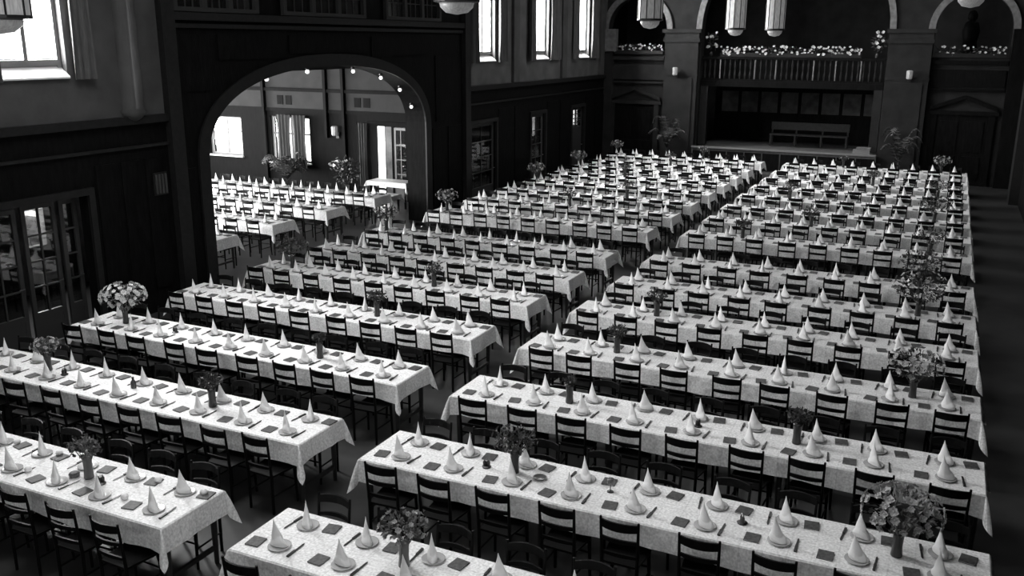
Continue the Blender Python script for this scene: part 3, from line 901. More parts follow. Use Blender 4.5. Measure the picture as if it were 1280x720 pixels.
def build_table(b, r):
    B = BLOCKS[b]
    L = B['x1'] - B['x0']
    cx, cy = (B['x0'] + B['x1']) / 2, B['ys'][r] - TW / 2
    if b not in table_cache:
        top = MB().box(-L / 2 + 0.01, L / 2 - 0.01, -TW / 2 + 0.01, TW / 2 - 0.01, TH - 0.035, TH - 0.005).mesh('tabletop', 'table_wood')
        apr = MB().box(-L / 2 + 0.08, L / 2 - 0.08, -TW / 2 + 0.07, -TW / 2 + 0.095, TH - 0.13, TH - 0.035).mesh('apron', 'table_wood')
        leg = MB().lathe([(0.022, 0.0), (0.03, 0.35), (0.034, TH - 0.036)], 8).mesh('leg', 'table_wood')
        tie = MB().box(-0.02, 0.02, -TW / 2 + 0.10, TW / 2 - 0.10, 0.16, 0.20).mesh('stretcher', 'table_wood')
        cl = [cloth_mesh(L, TW, hash_seed + len(b)).mesh('tablecloth', 'cloth', smooth=False) for hash_seed in (1, 2, 3)]
        table_cache[b] = (top, apr, leg, tie, cl)
    top, apr, leg, tie, cl = table_cache[b]
    t = thing('banquet_table', 'long wooden banquet table under white cloth, %s from the front' % table_name(b, r), 'table', (cx, cy, 0), 0,
              'banquet tables of the %s block' % B['name'])
    put('tabletop', top, t)
    put('apron', apr, t)
    put('apron', apr, t, (0, TW - 0.165, 0))
    st = [x + 0.04 - cx for x in B['seats']]
    for xx in (-(L / 2 - 0.06), (st[2] + st[3]) / 2, (st[5] + st[6]) / 2, L / 2 - 0.06):     # legs stand between the chairs
        put('stretcher', tie, t, (xx, 0, 0))
        for sy in (-1, 1):
            put('leg', leg, t, (xx, sy * (TW / 2 - 0.10), 0))
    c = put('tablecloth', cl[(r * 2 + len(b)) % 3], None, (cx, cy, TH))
    tag(c, 'white damask cloth draped over the %s from the front' % table_name(b, r), 'tablecloth', 'cloths of the %s block' % B['name'])


for b in BLOCKS:
    for r in range(len(BLOCKS[b]['ys'])):
        build_table(b, r)


# ---- chair meshes
def curved_rail(w, y, z0, z1, bow, th=0.018, n=6):
    vs, fs = [], []
    for i in range(n + 1):
        t = -1 + 2 * i / n
        yy = y - bow * (1 - t * t)
        up = 0.012 * (1 - t * t)
        for dy, z in ((-th / 2, z0), (th / 2, z0), (th / 2, z1 + up), (-th / 2, z1 + up)):
            vs.append((t * w / 2, yy + dy, z))
    for i in range(n):
        for k in range(4):
            a, c = i * 4 + k, i * 4 + (k + 1) % 4
            fs.append((a, c, c + 4, a + 4))
    fs += [(3, 2, 1, 0), (n * 4, n * 4 + 1, n * 4 + 2, n * 4 + 3)]
    return MB().add(vs, fs)


def seat_mb():
    vs = []
    pr = [(-0.17, -0.19), (0.17, -0.19), (0.205, 0.12), (0.19, 0.19), (0.10, 0.215), (-0.10, 0.215), (-0.19, 0.19), (-0.205, 0.12)]
    k = len(pr)
    vs = [(x * 0.97, y * 0.97, 0.43) for x, y in pr] + [(x, y, 0.44) for x, y in pr] + [(x, y, 0.455) for x, y in pr] + [(x * 0.9, y * 0.9, 0.452) for x, y in pr]
    fs = [tuple(range(k - 1, -1, -1))]
    for j in range(3):
        fs += [(j * k + i, j * k + (i + 1) % k, (j + 1) * k + (i + 1) % k, (j + 1) * k + i) for i in range(k)]
    fs.append(tuple(range(3 * k, 4 * k)))
    return MB().add(vs, fs)


post = lambda s: MB().bar((s * 0.165, -0.185, 0.0), (s * 0.167, -0.185, 0.45), 0.016, 0.018).bar((s * 0.167, -0.185, 0.45), (s * 0.176, -0.230, 0.918), 0.018, 0.012)
fleg = lambda s: MB().bar((s * 0.185, 0.18, 0.0), (s * 0.175, 0.165, 0.432), 0.014, 0.019)
CH = [('seat', seat_mb(), 'seat'), ('crest_rail', curved_rail(0.345, -0.222, 0.820, 0.892, 0.052), 'chair'), ('back_slat', curved_rail(0.34, -0.209, 0.690, 0.722, 0.042), 'chair'),
      ('back_slat', curved_rail(0.335, -0.194, 0.54, 0.565, 0.025), 'chair'), ('rear_post', post(-1), 'chair'), ('rear_post', post(1), 'chair'), ('front_leg', fleg(-1), 'chair'), ('front_leg', fleg(1), 'chair'),
      ('stretcher', MB().bar((-0.172, -0.18, 0.21), (-0.178, 0.172, 0.21), 0.010), 'chair'), ('stretcher', MB().bar((0.172, -0.18, 0.21), (0.178, 0.172, 0.21), 0.010), 'chair'),
      ('stretcher', MB().bar((-0.18, 0.17, 0.27), (0.18, 0.17, 0.27), 0.010), 'chair')]
CH_ME = [(n, mb.mesh(n, m)) for n, mb, m in CH]
whole_chair = MB()
for n, mb, m in CH:
    whole_chair.merge(mb)
CHAIR_ONE = whole_chair.mesh('dining_chair', 'chair')


# ---- place-setting meshes
def napkin_mb(seed):
    """A napkin folded to a tall leaning point: broad one way, slim the other, with a turned-up cuff and an overlapping edge."""
    rnd = random.Random(seed)
    n, mb = 18, MB()
    prof = [(1.0, 0.0), (1.02, 0.022), (0.90, 0.042), (0.74, 0.058), (0.62, 0.085), (0.46, 0.12), (0.28, 0.155), (0.13, 0.19), (0.025, 0.222)]
    lean = rnd.uniform(0.028, 0.045)
    hh = rnd.uniform(0.94, 1.06)
    vs = []
    for j, (r, z) in enumerate(prof):
        for k in range(n + 1):
            t = k / n
            a = 2 * PI * t + 0.9
            rr = r * (0.93 + 0.14 * t + 0.06 * math.sin(3 * a + seed) * (1 - z / 0.22))
            zz = z + (0.016 * math.sin(2 * a + seed * 1.7) if 0 < j < 4 else 0)
            u_, v_ = 0.080 * rr * math.cos(a) - lean * (z / 0.222) ** 0.8, 0.044 * rr * math.sin(a)
            vs.append((u_ * 0.92 + v_ * 0.39, -u_ * 0.39 + v_ * 0.92, zz * hh))
    m = n + 1
    fs = []
    for j in range(len(prof) - 1):
        for k in range(n):
            fs.append((j * m + k, j * m + k + 1, (j + 1) * m + k + 1, (j + 1) * m + k))
        fs.append((j * m + n, j * m, (j + 1) * m, (j + 1) * m + n))   # the overlapping edge of the fold
    e = (len(prof) - 1) * m
    fs.append(tuple(range(e, e + m)))
    fs.append(tuple(range(m - 1, -1, -1)))
    return mb.add(vs, fs)


NAP_MB = [napkin_mb(s) for s in range(4)]
NAP = [q.mesh('cone_napkin', 'napkin', smooth=False) for q in NAP_MB]
PLATE_MB = MB().lathe([(0.06, 0.0), (0.07, 0.006), (0.100, 0.015), (0.103, 0.018), (0.097, 0.018), (0.07, 0.010), (0.05, 0.0085)], 20)
PLATE = PLATE_MB.mesh('plate', 'china', smooth=True)
COVER_MB = MB().box(-0.066, 0.066, -0.072, 0.072, 0.010, 0.0135).box(-0.066, 0.066, -0.072, 0.072, 0.0, 0.0035).box(-0.066, -0.062, -0.072, 0.072, 0.0035, 0.010)
COVER = COVER_MB.mesh('cover', 'menu')
PAGES = MB().box(-0.062, 0.061, -0.068, 0.068, 0.0036, 0.0099).mesh('pages', 'paper')
HANDLE_MB = MB().box(-0.010, 0.010, -0.115, -0.01, 0.001, 0.016)
HANDLE = HANDLE_MB.mesh('handle', 'handle')
BLADE_MB = MB().add([(-0.009, -0.01, 0.004), (0.009, -0.01, 0.004), (0.009, 0.10, 0.004), (0.0, 0.125, 0.004), (-0.009, 0.11, 0.004),
                     (-0.009, -0.01, 0.008), (0.009, -0.01, 0.008), (0.009, 0.10, 0.008), (0.0, 0.125, 0.008), (-0.009, 0.11, 0.008)],
                    [(4, 3, 2, 1, 0), (5, 6, 7, 8, 9), (0, 1, 6, 5), (1, 2, 7, 6), (2, 3, 8, 7), (3, 4, 9, 8), (4, 0, 5, 9)])
BLADE = BLADE_MB.mesh('blade', 'handle')  # steel's dark reflection put into the blade colour

seats = []
rnd = random.Random(11)
for b, B in BLOCKS.items():
    for r, yb in enumerate(B['ys']):
        for k, x in enumerate(B['seats']):
            for side in ('near', 'far'):
                d = 1 if side == 'near' else -1            # facing +y on the near side
                edge = yb - TW if side == 'near' else yb
                seats.append(dict(b=b, r=r, k=k, side=side, d=d, x=x + rnd.uniform(-0.02, 0.02), edge=edge,
                                  where='%s from left, %s side of %s from front' % (ORD[k + 1], side, table_name(b, r))))
LIMIT = 300


def chosen(cands, key):
    """The up-to-300 that show largest, and the rest."""
    cands = sorted(cands, key=key)
    return cands[:LIMIT], cands[LIMIT:]


def dist(x, y, z=TH):
    return (Vector((x, y, z)) - EYE).length


# chairs
for s in seats:
    s['cx'] = s['x'] + 0.04 + rnd.uniform(-0.03, 0.03)
    B = BLOCKS[s['b']]
    s['cx'] = min(max(s['cx'], B['x0'] + 0.335), B['x1'] - 0.335)
    s['cy'] = s['edge'] - s['d'] * ((0.06 if s['side'] == 'near' else -0.095) + rnd.uniform(-0.01, 0.03))
    s['rz'] = (0 if s['d'] == 1 else PI) + rnd.uniform(-0.06, 0.06)
HIDE_ARCH = lambda s: s['b'] == 'side' and (s['x'] < -19.2 and s['r'] < 2 or s['x'] < -17.2 and s['r'] < 1)
cand = [s for s in seats if in_view((s['cx'], s['cy'], 0.8), 50) and not HIDE_ARCH(s)]
near_ones, rest = chosen(cand, lambda s: dist(s['cx'], s['cy']) * (1.0 if s['side'] == 'near' else 1.45))
for i, s in enumerate(near_ones):
    lab = 'dark slatted chair %s' % s['where']
    grp = 'dark chairs at the %s tables' % BLOCKS[s['b']]['name']
    if dist(s['cx'], s['cy']) < 26:
        t = thing('dining_chair', lab, 'chair', (s['cx'], s['cy'], 0), s['rz'], grp)
        for n, me in CH_ME:
            put(n, me, t)
    else:
        tag(put('dining_chair', CHAIR_ONE, None, (s['cx'], s['cy'], 0), s['rz']), lab, 'chair', grp)
mb = MB()
for s in rest:
    mb.merge(whole_chair, (s['cx'], s['cy'], 0), s['rz'])
tag(mb.obj('dining_chairs', 'chair'), 'dark chairs of the farthest rows and far table sides', 'chair', None, 'stuff')

# plates, napkins, menus, knives
zt = TH + 0.001
for s in seats:
    s['px'], s['py'] = s['x'], s['edge'] + s['d'] * (0.20 + rnd.uniform(-0.015, 0.015))
cand = [s for s in seats if in_view((s['px'], s['py'], 0.85), 30) and not HIDE_ARCH(s)]
near_ones, rest = chosen(cand, lambda s: dist(s['px'], s['py']))
far_plates, far_naps, far_menus, far_knives = MB(), MB(), MB(), MB()
for i, s in enumerate(near_ones + rest):
    x, y, d = s['px'], s['py'], s['d']
    nx, ny, nr, nv = x + rnd.uniform(-0.012, 0.012), y + rnd.uniform(-0.012, 0.012), rnd.gauss(0, 0.3), rnd.randrange(4)
    mx, my, mr = x - d * (0.235 + rnd.uniform(-0.02, 0.02)), y - d * 0.03 + rnd.uniform(-0.02, 0.02), (0 if d == 1 else PI) + rnd.uniform(-0.2, 0.2)
    kx, ky, kr = x + d * (0.155 + rnd.uniform(-0.01, 0.01)), y + d * 0.01, (0 if d == 1 else PI) + rnd.uniform(-0.12, 0.12)
    if i < len(near_ones):
        tag(put('plate', PLATE, None, (x, y, zt)), 'pale plate %s' % s['where'], 'plate', 'plates under the cone napkins')
        tag(put('cone_napkin', NAP[nv], None, (nx, ny, zt + 0.0175), nr), 'white cone-folded napkin %s' % s['where'], 'napkin', 'napkins folded into cones')
        t = thing('menu_booklet', 'dark menu booklet %s' % s['where'], 'menu', (mx, my, zt), mr, 'dark menus beside the plates')
        put('cover', COVER, t)
        put('pages', PAGES, t)
        t = thing('table_knife', 'dark-handled knife %s' % s['where'], 'knife', (kx, ky, zt), kr, 'knives beside the plates')
        put('handle', HANDLE, t)
        put('blade', BLADE, t)
    else:
        far_plates.merge(PLATE_MB, (x, y, zt))
        far_naps.merge(NAP_MB[nv], (nx, ny, zt + 0.0175), nr)
        far_menus.merge(COVER_MB, (mx, my, zt), mr)
        far_knives.merge(HANDLE_MB, (kx, ky, zt), kr)
        far_knives.merge(BLADE_MB, (kx, ky, zt), kr)
tag(far_plates.obj('plates', 'china', smooth=True), 'pale plates on the tables farthest from the camera', 'plate', None, 'stuff')
tag(far_naps.obj('cone_napkins', 'napkin'), 'white cone napkins on the tables farthest from the camera', 'napkin', None, 'stuff')
tag(far_menus.obj('menu_booklets', 'menu'), 'dark menus on the tables farthest from the camera', 'menu', None, 'stuff')
tag(far_knives.obj('table_knives', 'handle'), 'knives on the tables farthest from the camera', 'knife', None, 'stuff')

# ------------------------------------------------------------------ flowers
def leaf_cloud(mb, rnd, c, rx, rz, n, size):
    for _ in range(n):
        while True:
            p = Vector((rnd.uniform(-1, 1), rnd.uniform(-1, 1), rnd.uniform(-1, 1)))
            if 0.25 < p.length < 1:
                break
        q = Vector((c[0] + p.x * rx, c[1] + p.y * rx, c[2] + p.z * rz))
        d = (p + Vector((rnd.uniform(-.6, .6), rnd.uniform(-.6, .6), rnd.uniform(-.4, .6)))).normalized()
        e = d.cross(Vector((rnd.uniform(-1, 1), rnd.uniform(-1, 1), rnd.uniform(-1, 1)))).normalized()
        s = size * rnd.uniform(0.7, 1.3)
        h = d.cross(e) * s * 0.12
        a, b2 = q - d * s * 0.5, q + d * s * 0.5
        mb.add([a, q + e * s * 0.22 + h, b2, q - e * s * 0.22 + h, q - h * 0.5], [(0, 4, 1), (1, 4, 2), (2, 4, 3), (3, 4, 0)])


def bloom_mesh(m, seed, r=0.045):
    rnd = random.Random(seed)
    mb = MB()
    for ring, (k, rr, tilt) in enumerate(((7, 1.0, 0.35), (5, 0.62, 0.8))):
        for i in range(k):
            a = 2 * PI * (i + 0.5 * ring) / k + rnd.uniform(-.15, .15)
            c, s = math.cos(a), math.sin(a)
            L = r * rr * rnd.uniform(0.85, 1.1)
            z = L * tilt
            w_ = L * 0.42
            mb.add([(0, 0, 0), (c * L * .6 - s * w_, s * L * .6 + c * w_, z * .5), (c * L, s * L, z), (c * L * .6 + s * w_, s * L * .6 - c * w_, z * .5), (c * L * .55, s * L * .55, z * .3)],
                   [(0, 3, 4), (0, 4, 1), (1, 4, 2), (2, 4, 3)])
    mb.lathe([(r * .1, 0), (r * .28, r * .12), (r * .22, r * .3), (0.001, r * .36)], 6)
    return mb.mesh('blossom', m)


BLOOM = {m: [bloom_mesh(m, s) for s in range(3)] for m in ('bloom', 'bloom_mid', 'bloom_dark')}
VASES = {'tall': [(0.045, 0.0), (0.05, 0.01), (0.042, 0.10), (0.046, 0.2), (0.058, 0.245)], 'jar': [(0.05, 0.0), (0.062, 0.02), (0.068, 0.1), (0.05, 0.16), (0.06, 0.18)]}


def bouquet(x, y, z, R, label, tone='bloom_mid', leaf='leaf', n=16, vase='tall', vm='vase', squash=0.56, seed=0, leaves=110, grp='vases of flowers on the tables', lift=0.55):
    rnd = random.Random(seed * 13 + int(abs(x * 100)))
    t = thing('flower_vase', label, 'flowers', (x, y, z), rnd.uniform(0, 6), grp)
    MB().lathe(VASES[vase], 12).obj('vase', vm, t, smooth=True)
    vh = VASES[vase][-1][1]
    cz = vh + R * lift
    st = MB()
    for _ in range(9):
        a = rnd.uniform(0, 6.28)
        q = rnd.uniform(0.2, 0.75) * R
        st.bar((rnd.uniform(-.015, .015), rnd.uniform(-.015, .015), vh - 0.12), (q * math.cos(a), q * math.sin(a), cz + rnd.uniform(-.1, .3) * R), 0.004, 0.003, 4)
    o = st.obj('stems', leaf, t)
    o['kind'] = 'stuff'
    lf = MB()
    leaf_cloud(lf, rnd, (0, 0, cz), R * 0.95, R * squash, leaves, max(0.05, R * 0.17))
    o = lf.obj('foliage', leaf, t)
    o['kind'] = 'stuff'
    for i in range(n):
        a = 2.4 * i + rnd.uniform(-.3, .3)
        ph = math.asin(min(1, max(-0.35, -0.3 + 1.25 * i / n)))
        p = Vector((math.cos(a) * math.cos(ph), math.sin(a) * math.cos(ph), math.sin(ph)))
        b_ = put('blossom', BLOOM[tone][i % 3], t, (p.x * R, p.y * R, cz + p.z * R * squash * 1.1))
        b_.rotation_euler = p.to_track_quat('Z', 'Y').to_euler()
        f_ = rnd.uniform(0.75, 1.15) * max(0.7, min(0.95, R / 0.3))
        b_.scale = (f_, f_, f_)
    return t


yc = [y - TW / 2 for y in YBACK]
FL = [
    # x, row, R, tone, leaf, n, vase, extra label
    ('left', -11.17, 2, 0.34, 'bloom', 'leaf_pale', 70, 'tall', 'big spreading white bouquet in dark vase'),
    ('left', -10.42, 1, 0.18, 'bloom_mid', 'leaf_pale', 22, 'tall', 'compact pale bouquet in dark vase'),
    ('left', -7.60, 1, 0.15, 'bloom_dark', 'leaf', 8, 'tall', 'narrow dark bouquet in tall vase'),
    ('left', -7.39, 0, 0.17, 'bloom_dark', 'leaf_pale', 16, 'tall', 'dark drooping bouquet in grey vase'),
    ('left', -7.50, 2, 0.10, 'bloom_dark', 'leaf', 5, 'tall', 'dark vase with a few short stems'),
    ('left', -7.90, 3, 0.17, 'bloom_dark', 'leaf', 8, 'tall', 'dark leafy bouquet'),
    ('left', -8.00, 4, 0.16, 'bloom_dark', 'leaf', 6, 'tall', 'small dark bouquet'),
    ('left', -11.14, 4, 0.32, 'bloom_dark', 'leaf', 12, 'tall', 'wide dark leafy bouquet'),
    ('left', -11.50, 6, 0.30, 'bloom_dark', 'leaf', 16, 'tall', 'dark bushy bouquet before the arch'),
    ('left', -11.49, 7, 0.28, 'bloom_mid', 'leaf_pale', 22, 'tall', 'tall pale bouquet'),
    ('left', -11.60, 10, 0.28, 'bloom_mid', 'leaf_pale', 18, 'tall', 'pale bouquet by the window wall'),
    ('left', -11.60, 12, 0.28, 'bloom_mid', 'leaf_pale', 18, 'tall', 'pale rounded bouquet by the window wall'),
    ('left', -11.60, 14, 0.26, 'bloom_mid', 'leaf_pale', 18, 'tall', 'pale bouquet at the window end'),
    ('left', -8.20, 14, 0.20, 'bloom_mid', 'leaf', 10, 'tall', 'small loose bouquet'),
    ('left', -7.93, 9, 0.22, 'bloom_dark', 'leaf', 6, 'tall', 'dark leafy bouquet'),
    ('left', -8.90, 8, 0.18, 'bloom_dark', 'leaf', 6, 'tall', 'dark leafy bouquet'),
    ('left', -9.30, 11, 0.22, 'bloom_dark', 'leaf', 6, 'tall', 'dark leafy bouquet'),
    ('left', -8.80, 13, 0.20, 'bloom_dark', 'leaf', 6, 'tall', 'dark leafy bouquet'),
    ('right', -3.70, 0, 0.21, 'bloom_mid', 'leaf_pale', 22, 'tall', 'loose grey bouquet in dark vase'),
    ('right', -3.60, 1, 0.23, 'bloom_dark', 'leaf', 14, 'tall', 'dark spreading bouquet at the aisle end'),
    ('right', 0.02, 1, 0.33, 'bloom_mid', 'leaf_pale', 64, 'tall', 'largest mottled bouquet at the far right-hand end'),
    ('right', -3.79, 2, 0.08, 'bloom_dark', 'leaf', 3, 'tall', 'dark cylinder vase with hardly any stems'),
    ('right', -1.11, 2, 0.15, 'bloom_dark', 'leaf', 8, 'tall', 'small dark bouquet'),
    ('right', -0.02, 3, 0.33, 'bloom_mid', 'leaf', 34, 'tall', 'wide mottled bouquet'),
    ('right', -3.88, 3, 0.15, 'bloom_dark', 'leaf', 6, 'tall', 'small dark bouquet by the aisle'),
    ('right', -3.89, 4, 0.17, 'bloom_dark', 'leaf', 6, 'tall', 'small dark bouquet by the aisle'),
    ('right', -0.10, 5, 0.42, 'bloom_mid', 'leaf', 34, 'tall', 'very wide leafy bouquet'),
    ('right', -0.15, 6, 0.38, 'bloom_dark', 'leaf', 18, 'tall', 'wide dark leafy bouquet'),
    ('right', -0.05, 7, 0.30, 'bloom_dark', 'leaf', 14, 'tall', 'dark leafy bouquet'),
    ('right', -3.90, 7, 0.18, 'bloom_dark', 'leaf', 6, 'tall', 'small dark bouquet by the aisle'),
    ('right', -0.05, 9, 0.38, 'bloom_dark', 'leaf', 14, 'tall', 'wide dark bouquet'),
    ('right', -2.70, 8, 0.22, 'bloom_dark', 'leaf', 6, 'tall', 'dark leafy bouquet mid-table'),
    ('right', -3.80, 10, 0.22, 'bloom_dark', 'leaf', 6, 'tall', 'dark leafy bouquet by the aisle'),
    ('right', -0.05, 11, 0.30, 'bloom_dark', 'leaf', 8, 'tall', 'dark bouquet at wall end'),
    ('right', -1.90, 12, 0.22, 'bloom_dark', 'leaf', 6, 'tall', 'dark leafy bouquet mid-table'),
    ('right', -0.05, 14, 0.30, 'bloom_mid', 'leaf_pale', 18, 'tall', 'pale rounded bouquet at wall end'),
    ('right', -3.20, 14, 0.16, 'bloom_mid', 'leaf', 8, 'tall', 'small pale bouquet near the aisle'),
]
for i, (b, x, r, R, tone, leaf, n, vs_, lab) in enumerate(FL):
    bouquet(x, yc[r] + 0.02, zt, R, '%s on %s' % (lab, table_name(b, r)), tone, leaf, n, vs_, 'vase_grey' if r == 0 else 'vase', seed=i, leaves=int(90 + 520 * R))

# small things in the middle of the tables
def cruet(x, y, label):
    t = thing('cruet_stand', label, 'cruet', (x, y, zt), random.uniform(0, 3), 'small dark cruets between the plates')
    MB().lathe([(0.045, 0), (0.05, 0.01), (0.03, 0.02)], 10).obj('tray', 'handle', t)
    for s in (-1, 1):
        q_ = MB().lathe([(0.016, 0.0), (0.018, 0.04), (0.009, 0.058)], 8, (s * 0.02, 0, 0.02)).obj('shaker', 'handle', t)
        MB().lathe([(0.010, 0.058), (0.011, 0.066), (0.004, 0.074)], 8, (s * 0.02, 0, 0.02)).obj('cap', 'steel', q_)
    MB().bar((0, 0, 0.02), (0, 0, 0.095), 0.004).obj('handle', 'steel', t)


for x, b, r, lab in ((-7.18, 'left', 0, 'dark cruet right beside the vase'), (-3.91, 'right', 1, 'dark cruet to the left of the dark bouquet'), (-1.29, 'right', 1, 'dark cruet between sixth and seventh settings'),
                     (-10.14, 'left', 2, 'dark cruet near the big white bouquet'), (-10.1, 'left', 1, 'dark cruet just past the compact bouquet'), (-2.2, 'right', 2, 'dark cruet mid-table')):
    cruet(x, yc[r] + (0.0 if r else -0.02), '%s on %s' % (lab, table_name(b, r)))
t = thing('goblet', 'small dark stemmed glass standing mid-table on second right-hand table', 'glass', (-2.58, yc[1] + 0.05, zt))
MB().lathe([(0.035, 0), (0.035, 0.004), (0.006, 0.01)], 12).obj('foot', 'vase', t)
MB().bar((0, 0, 0.009), (0, 0, 0.07), 0.005).obj('stem', 'vase', t)
MB().lathe([(0.006, 0.068), (0.03, 0.09), (0.036, 0.12), (0.032, 0.14)], 12).obj('bowl', 'vase_grey', t, smooth=True)
t = thing('dark_bottle', 'little dark bottle standing mid-table on second left-hand table', 'bottle', (-8.92, yc[1] + 0.05, zt))
MB().lathe([(0.03, 0), (0.034, 0.01), (0.034, 0.08), (0.014, 0.11), (0.014, 0.13)], 12).obj('body', 'vase', t, smooth=True)
MB().lathe([(0.016, 0.13), (0.016, 0.145)], 10).obj('stopper', 'handle', t)
t = thing('ashtray', 'round grey ashtray just past the dark bouquet on second right-hand table', 'ashtray', (-3.31, yc[1], zt))
MB().lathe([(0.05, 0), (0.068, 0.02), (0.062, 0.02), (0.045, 0.008)], 16).obj('dish', 'vase_grey', t, smooth=True)
MB().lathe([(0.069, 0.018), (0.071, 0.023), (0.062, 0.023)], 16, close=False).obj('rim', 'steel', t)
t = thing('matchbox_holder', 'low dark oval box left of the vase on front left-hand table', 'box', (-7.55, yc[0] - 0.02, zt), 0.5)
MB().lathe([(0.05, 0), (0.055, 0.03), (0.05, 0.035)], 12).obj('body', 'vase_grey', t)
MB().lathe([(0.05, 0.035), (0.04, 0.045), (0.01, 0.05)], 12).obj('lid', 'menu', t)
# pale rolls on the plates of the front left-hand table
for k, (xk, side) in enumerate(((-8.86, 'far'), (-8.21, 'far'), (-6.22, 'far'), (-8.17, 'near'), (-6.83, 'near'), (-6.81, 'far'))):
    e = YBACK[0] - 0.20 if side == 'far' else YBACK[0] - TW + 0.20
    o = MB().lathe([(0.012, 0.0), (0.03, 0.008), (0.038, 0.028), (0.03, 0.05), (0.01, 0.06)], 12).obj('bread_roll', 'bread', None, (xk + 0.115, e + 0.05, zt + 0.001), smooth=True)
    seat_no = {-8.86: 'fifth', -8.21: 'sixth', -6.22: 'ninth', -8.17: 'sixth', -6.83: 'eighth', -6.81: 'eighth'}[xk]
    tag(o, 'small round pale roll at %s setting, %s side of first left-hand table' % (seat_no, side), 'roll', 'pale rolls beside the napkins')

# ------------------------------------------------------------------ plants, garlands, serving tables
def palm(x, y, z, h, spread, label, n=16, m='leaf', seed=1):
    rnd = random.Random(seed)
    t = thing('potted_palm', label, 'plant', (x, y, z))
    MB().lathe([(0.14, 0), (0.2, 0.3), (0.22, 0.34), (0.18, 0.34)], 14).obj('pot', 'vase', t)
    MB().bar((0, 0, 0.3), (0, 0, h * 0.55), 0.03, 0.02).obj('stem', m, t)
    for i in range(n):
        a = i * 2.4 + rnd.uniform(-.2, .2)
        L = spread * rnd.uniform(0.7, 1.1)
        z0 = h * rnd.uniform(0.35, 0.55)
        up = h * rnd.uniform(0.2, 0.5)
        mb = MB()
        P = []
        for j in range(7):
            u = j / 6
            P.append(Vector((math.cos(a) * L * u, math.sin(a) * L * u, z0 + up * math.sin(u * PI * 0.75) * 1.2)))
        sd = Vector((-math.sin(a), math.cos(a), 0))
        for j in range(6):
            q0, q1 = P[j], P[j + 1]
            mb.bar(q0, q1, 0.008, 0.006, 4)
            for s in (-1, 1):
                for f in (0.2, 0.7):
                    q = q0.lerp(q1, f)
                    wl = 0.30 * L * math.sin(PI * (0.15 + 0.8 * (j + f) / 6.5))
                    tip = q + sd * s * wl + (q1 - q0).normalized() * wl * 0.5 - Vector((0, 0, wl * 0.3))
                    dd = (q1 - q0).normalized() * 0.025
                    mb.add([q - dd, q + dd, tip, q.lerp(tip, 0.5) + Vector((0, 0, 0.015))], [(0, 3, 2), (3, 1, 2), (0, 1, 3)])
        mb.obj('frond', m, t)
    return t


palm(-19.3, 23.85, 0, 1.35, 0.75, 'dark bushy palm under the curtained end-wall window', 26, seed=3)
palm(-10.15, YB - 1.0, 0, 2.0, 0.75, 'dark palm standing before the pale pier near the windows', 14, seed=4)
palm(-1.5, YB - 1.0, 0, 1.9, 0.7, 'dark palm standing before the dark pier past the stage', 14, seed=5)
t = thing('flower_stand', 'tall stand of pale flowers beside the bright doorway beyond the arch', 'flowers', (-16.75, 23.55, 0))
MB().lathe([(0.16, 0), (0.05, 0.06), (0.04, 0.6), (0.15, 0.72), (0.16, 0.85)], 12).obj('pedestal', 'vase', t)
lf = MB()
leaf_cloud(lf, random.Random(5), (0, 0, 1.1), 0.45, 0.42, 170, 0.16)
o = lf.obj('foliage', 'leaf', t)
o['kind'] = 'stuff'
rr = random.Random(9)
for i in range(20):
    a = rr.uniform(0, 6.28)
    q = rr.uniform(0.05, 0.42)
    b_ = put('blossom', BLOOM['bloom'][i % 3], t, (q * math.cos(a) - 0.1, q * math.sin(a) - 0.15, rr.uniform(1.1, 1.62 - q * 0.5)))
    b_.rotation_euler = (rr.uniform(0, 1.2), rr.uniform(-.5, .5), rr.uniform(0, 6))
    b_.scale = (1.4, 1.4, 1.4)


def garland(x0, x1, y, z, label, n, seed):
    rnd = random.Random(seed)
    t = thing('flower_garland', label, 'flowers', ((x0 + x1) / 2, y, z + 0.004), 0, 'flower boxes along the end-wall arches')
    hw = (x1 - x0) / 2
    MB().box(-hw, hw, -0.10, 0.10, 0, 0.14).obj('planter', 'oak_trim', t)
    lf = MB()
    for k in range(int(hw * 2 / 0.25)):
        leaf_cloud(lf, rnd, (-hw + 0.12 + k * 0.25, 0, 0.25), 0.16, 0.14, 16, 0.11)
    o = lf.obj('foliage', 'leaf', t)
    o['kind'] = 'stuff'
    for i in range(n):
        b_ = put('blossom', BLOOM['bloom'][i % 3], t, (rnd.uniform(-hw, hw), -0.06 + rnd.uniform(-0.08, 0.05), 0.10 + rnd.uniform(-0.02, 0.30)))
        b_.rotation_euler = (rnd.uniform(0.6, 1.5), rnd.uniform(-.6, .6), 0)
        f_ = rnd.uniform(0.8, 1.5)
        b_.scale = (f_, f_, f_)


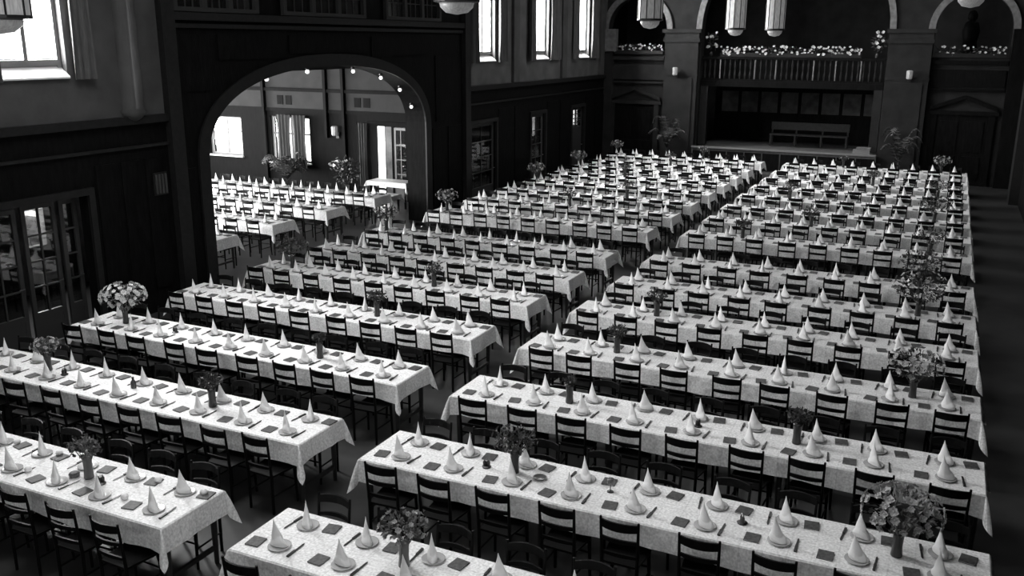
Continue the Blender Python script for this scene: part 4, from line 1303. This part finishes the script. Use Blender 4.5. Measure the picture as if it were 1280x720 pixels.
garland(-13.0, -10.75, YB - 0.02, 4.42 + 0.10, 'white flowers along the small arch beside the windows', 44, 1)
garland(-8.50, -3.25, YB + 0.30, 4.46, 'long row of white flowers on the balcony over the stage', 120, 2)
garland(-0.72, 1.55, YB - 0.02, 4.42 + 0.10, 'white flowers along the far small arch', 26, 3)
for x, zz, lab in ((-8.88, 4.60, 'small white flower cluster at window end of the stage balcony'), (-2.70, 4.60, 'small white flower cluster at far end of the stage balcony')):
    t = thing('flower_vase', lab, 'flowers', (x, YB + 0.30, 4.464), 0, 'clusters on the stage balcony')
    MB().lathe(VASES['jar'], 10).obj('vase', 'vase', t)
    rr = random.Random(int(-x * 10))
    lf = MB()
    leaf_cloud(lf, rr, (0, 0, 0.55), 0.28, 0.4, 60, 0.14)
    o = lf.obj('foliage', 'leaf', t)
    o['kind'] = 'stuff'
    for i in range(9):
        b_ = put('blossom', BLOOM['bloom'][i % 3], t, (rr.uniform(-.25, .25), -0.15 + rr.uniform(-.1, 0.05), rr.uniform(0.3, 0.95)))
        b_.rotation_euler = (1.2, 0, rr.uniform(-1, 1))
        b_.scale = (1.5, 1.5, 1.5)


def serving(x0, x1, y0, y1, h, label):
    t = thing('serving_table', label, 'table', ((x0 + x1) / 2, (y0 + y1) / 2, 0), 0, 'serving tables by the end-wall doorway')
    hx, hy = (x1 - x0) / 2, (y1 - y0) / 2
    MB().box(-hx, hx, -hy, hy, h - 0.04, h).obj('tabletop', 'table_wood', t)
    for sx in (-1, 1):
        for sy in (-1, 1):
            MB().box(sx * (hx - 0.05) - 0.025, sx * (hx - 0.05) + 0.025, sy * (hy - 0.05) - 0.025, sy * (hy - 0.05) + 0.025, 0, h - 0.04).obj('leg', 'table_wood', t)
    c = cloth_mesh(x1 - x0, y1 - y0, 5, 0.14).obj('tablecloth', 'cloth', None, ((x0 + x1) / 2, (y0 + y1) / 2, h + 0.003))
    tag(c, 'white cloth on the ' + label, 'tablecloth', 'cloths on the serving tables')


serving(-16.15, -14.75, 23.75, 24.35, 0.80, 'narrow serving table against the doorway')
serving(-15.75, -14.75, 22.95, 23.45, 0.52, 'low serving bench before the doorway')
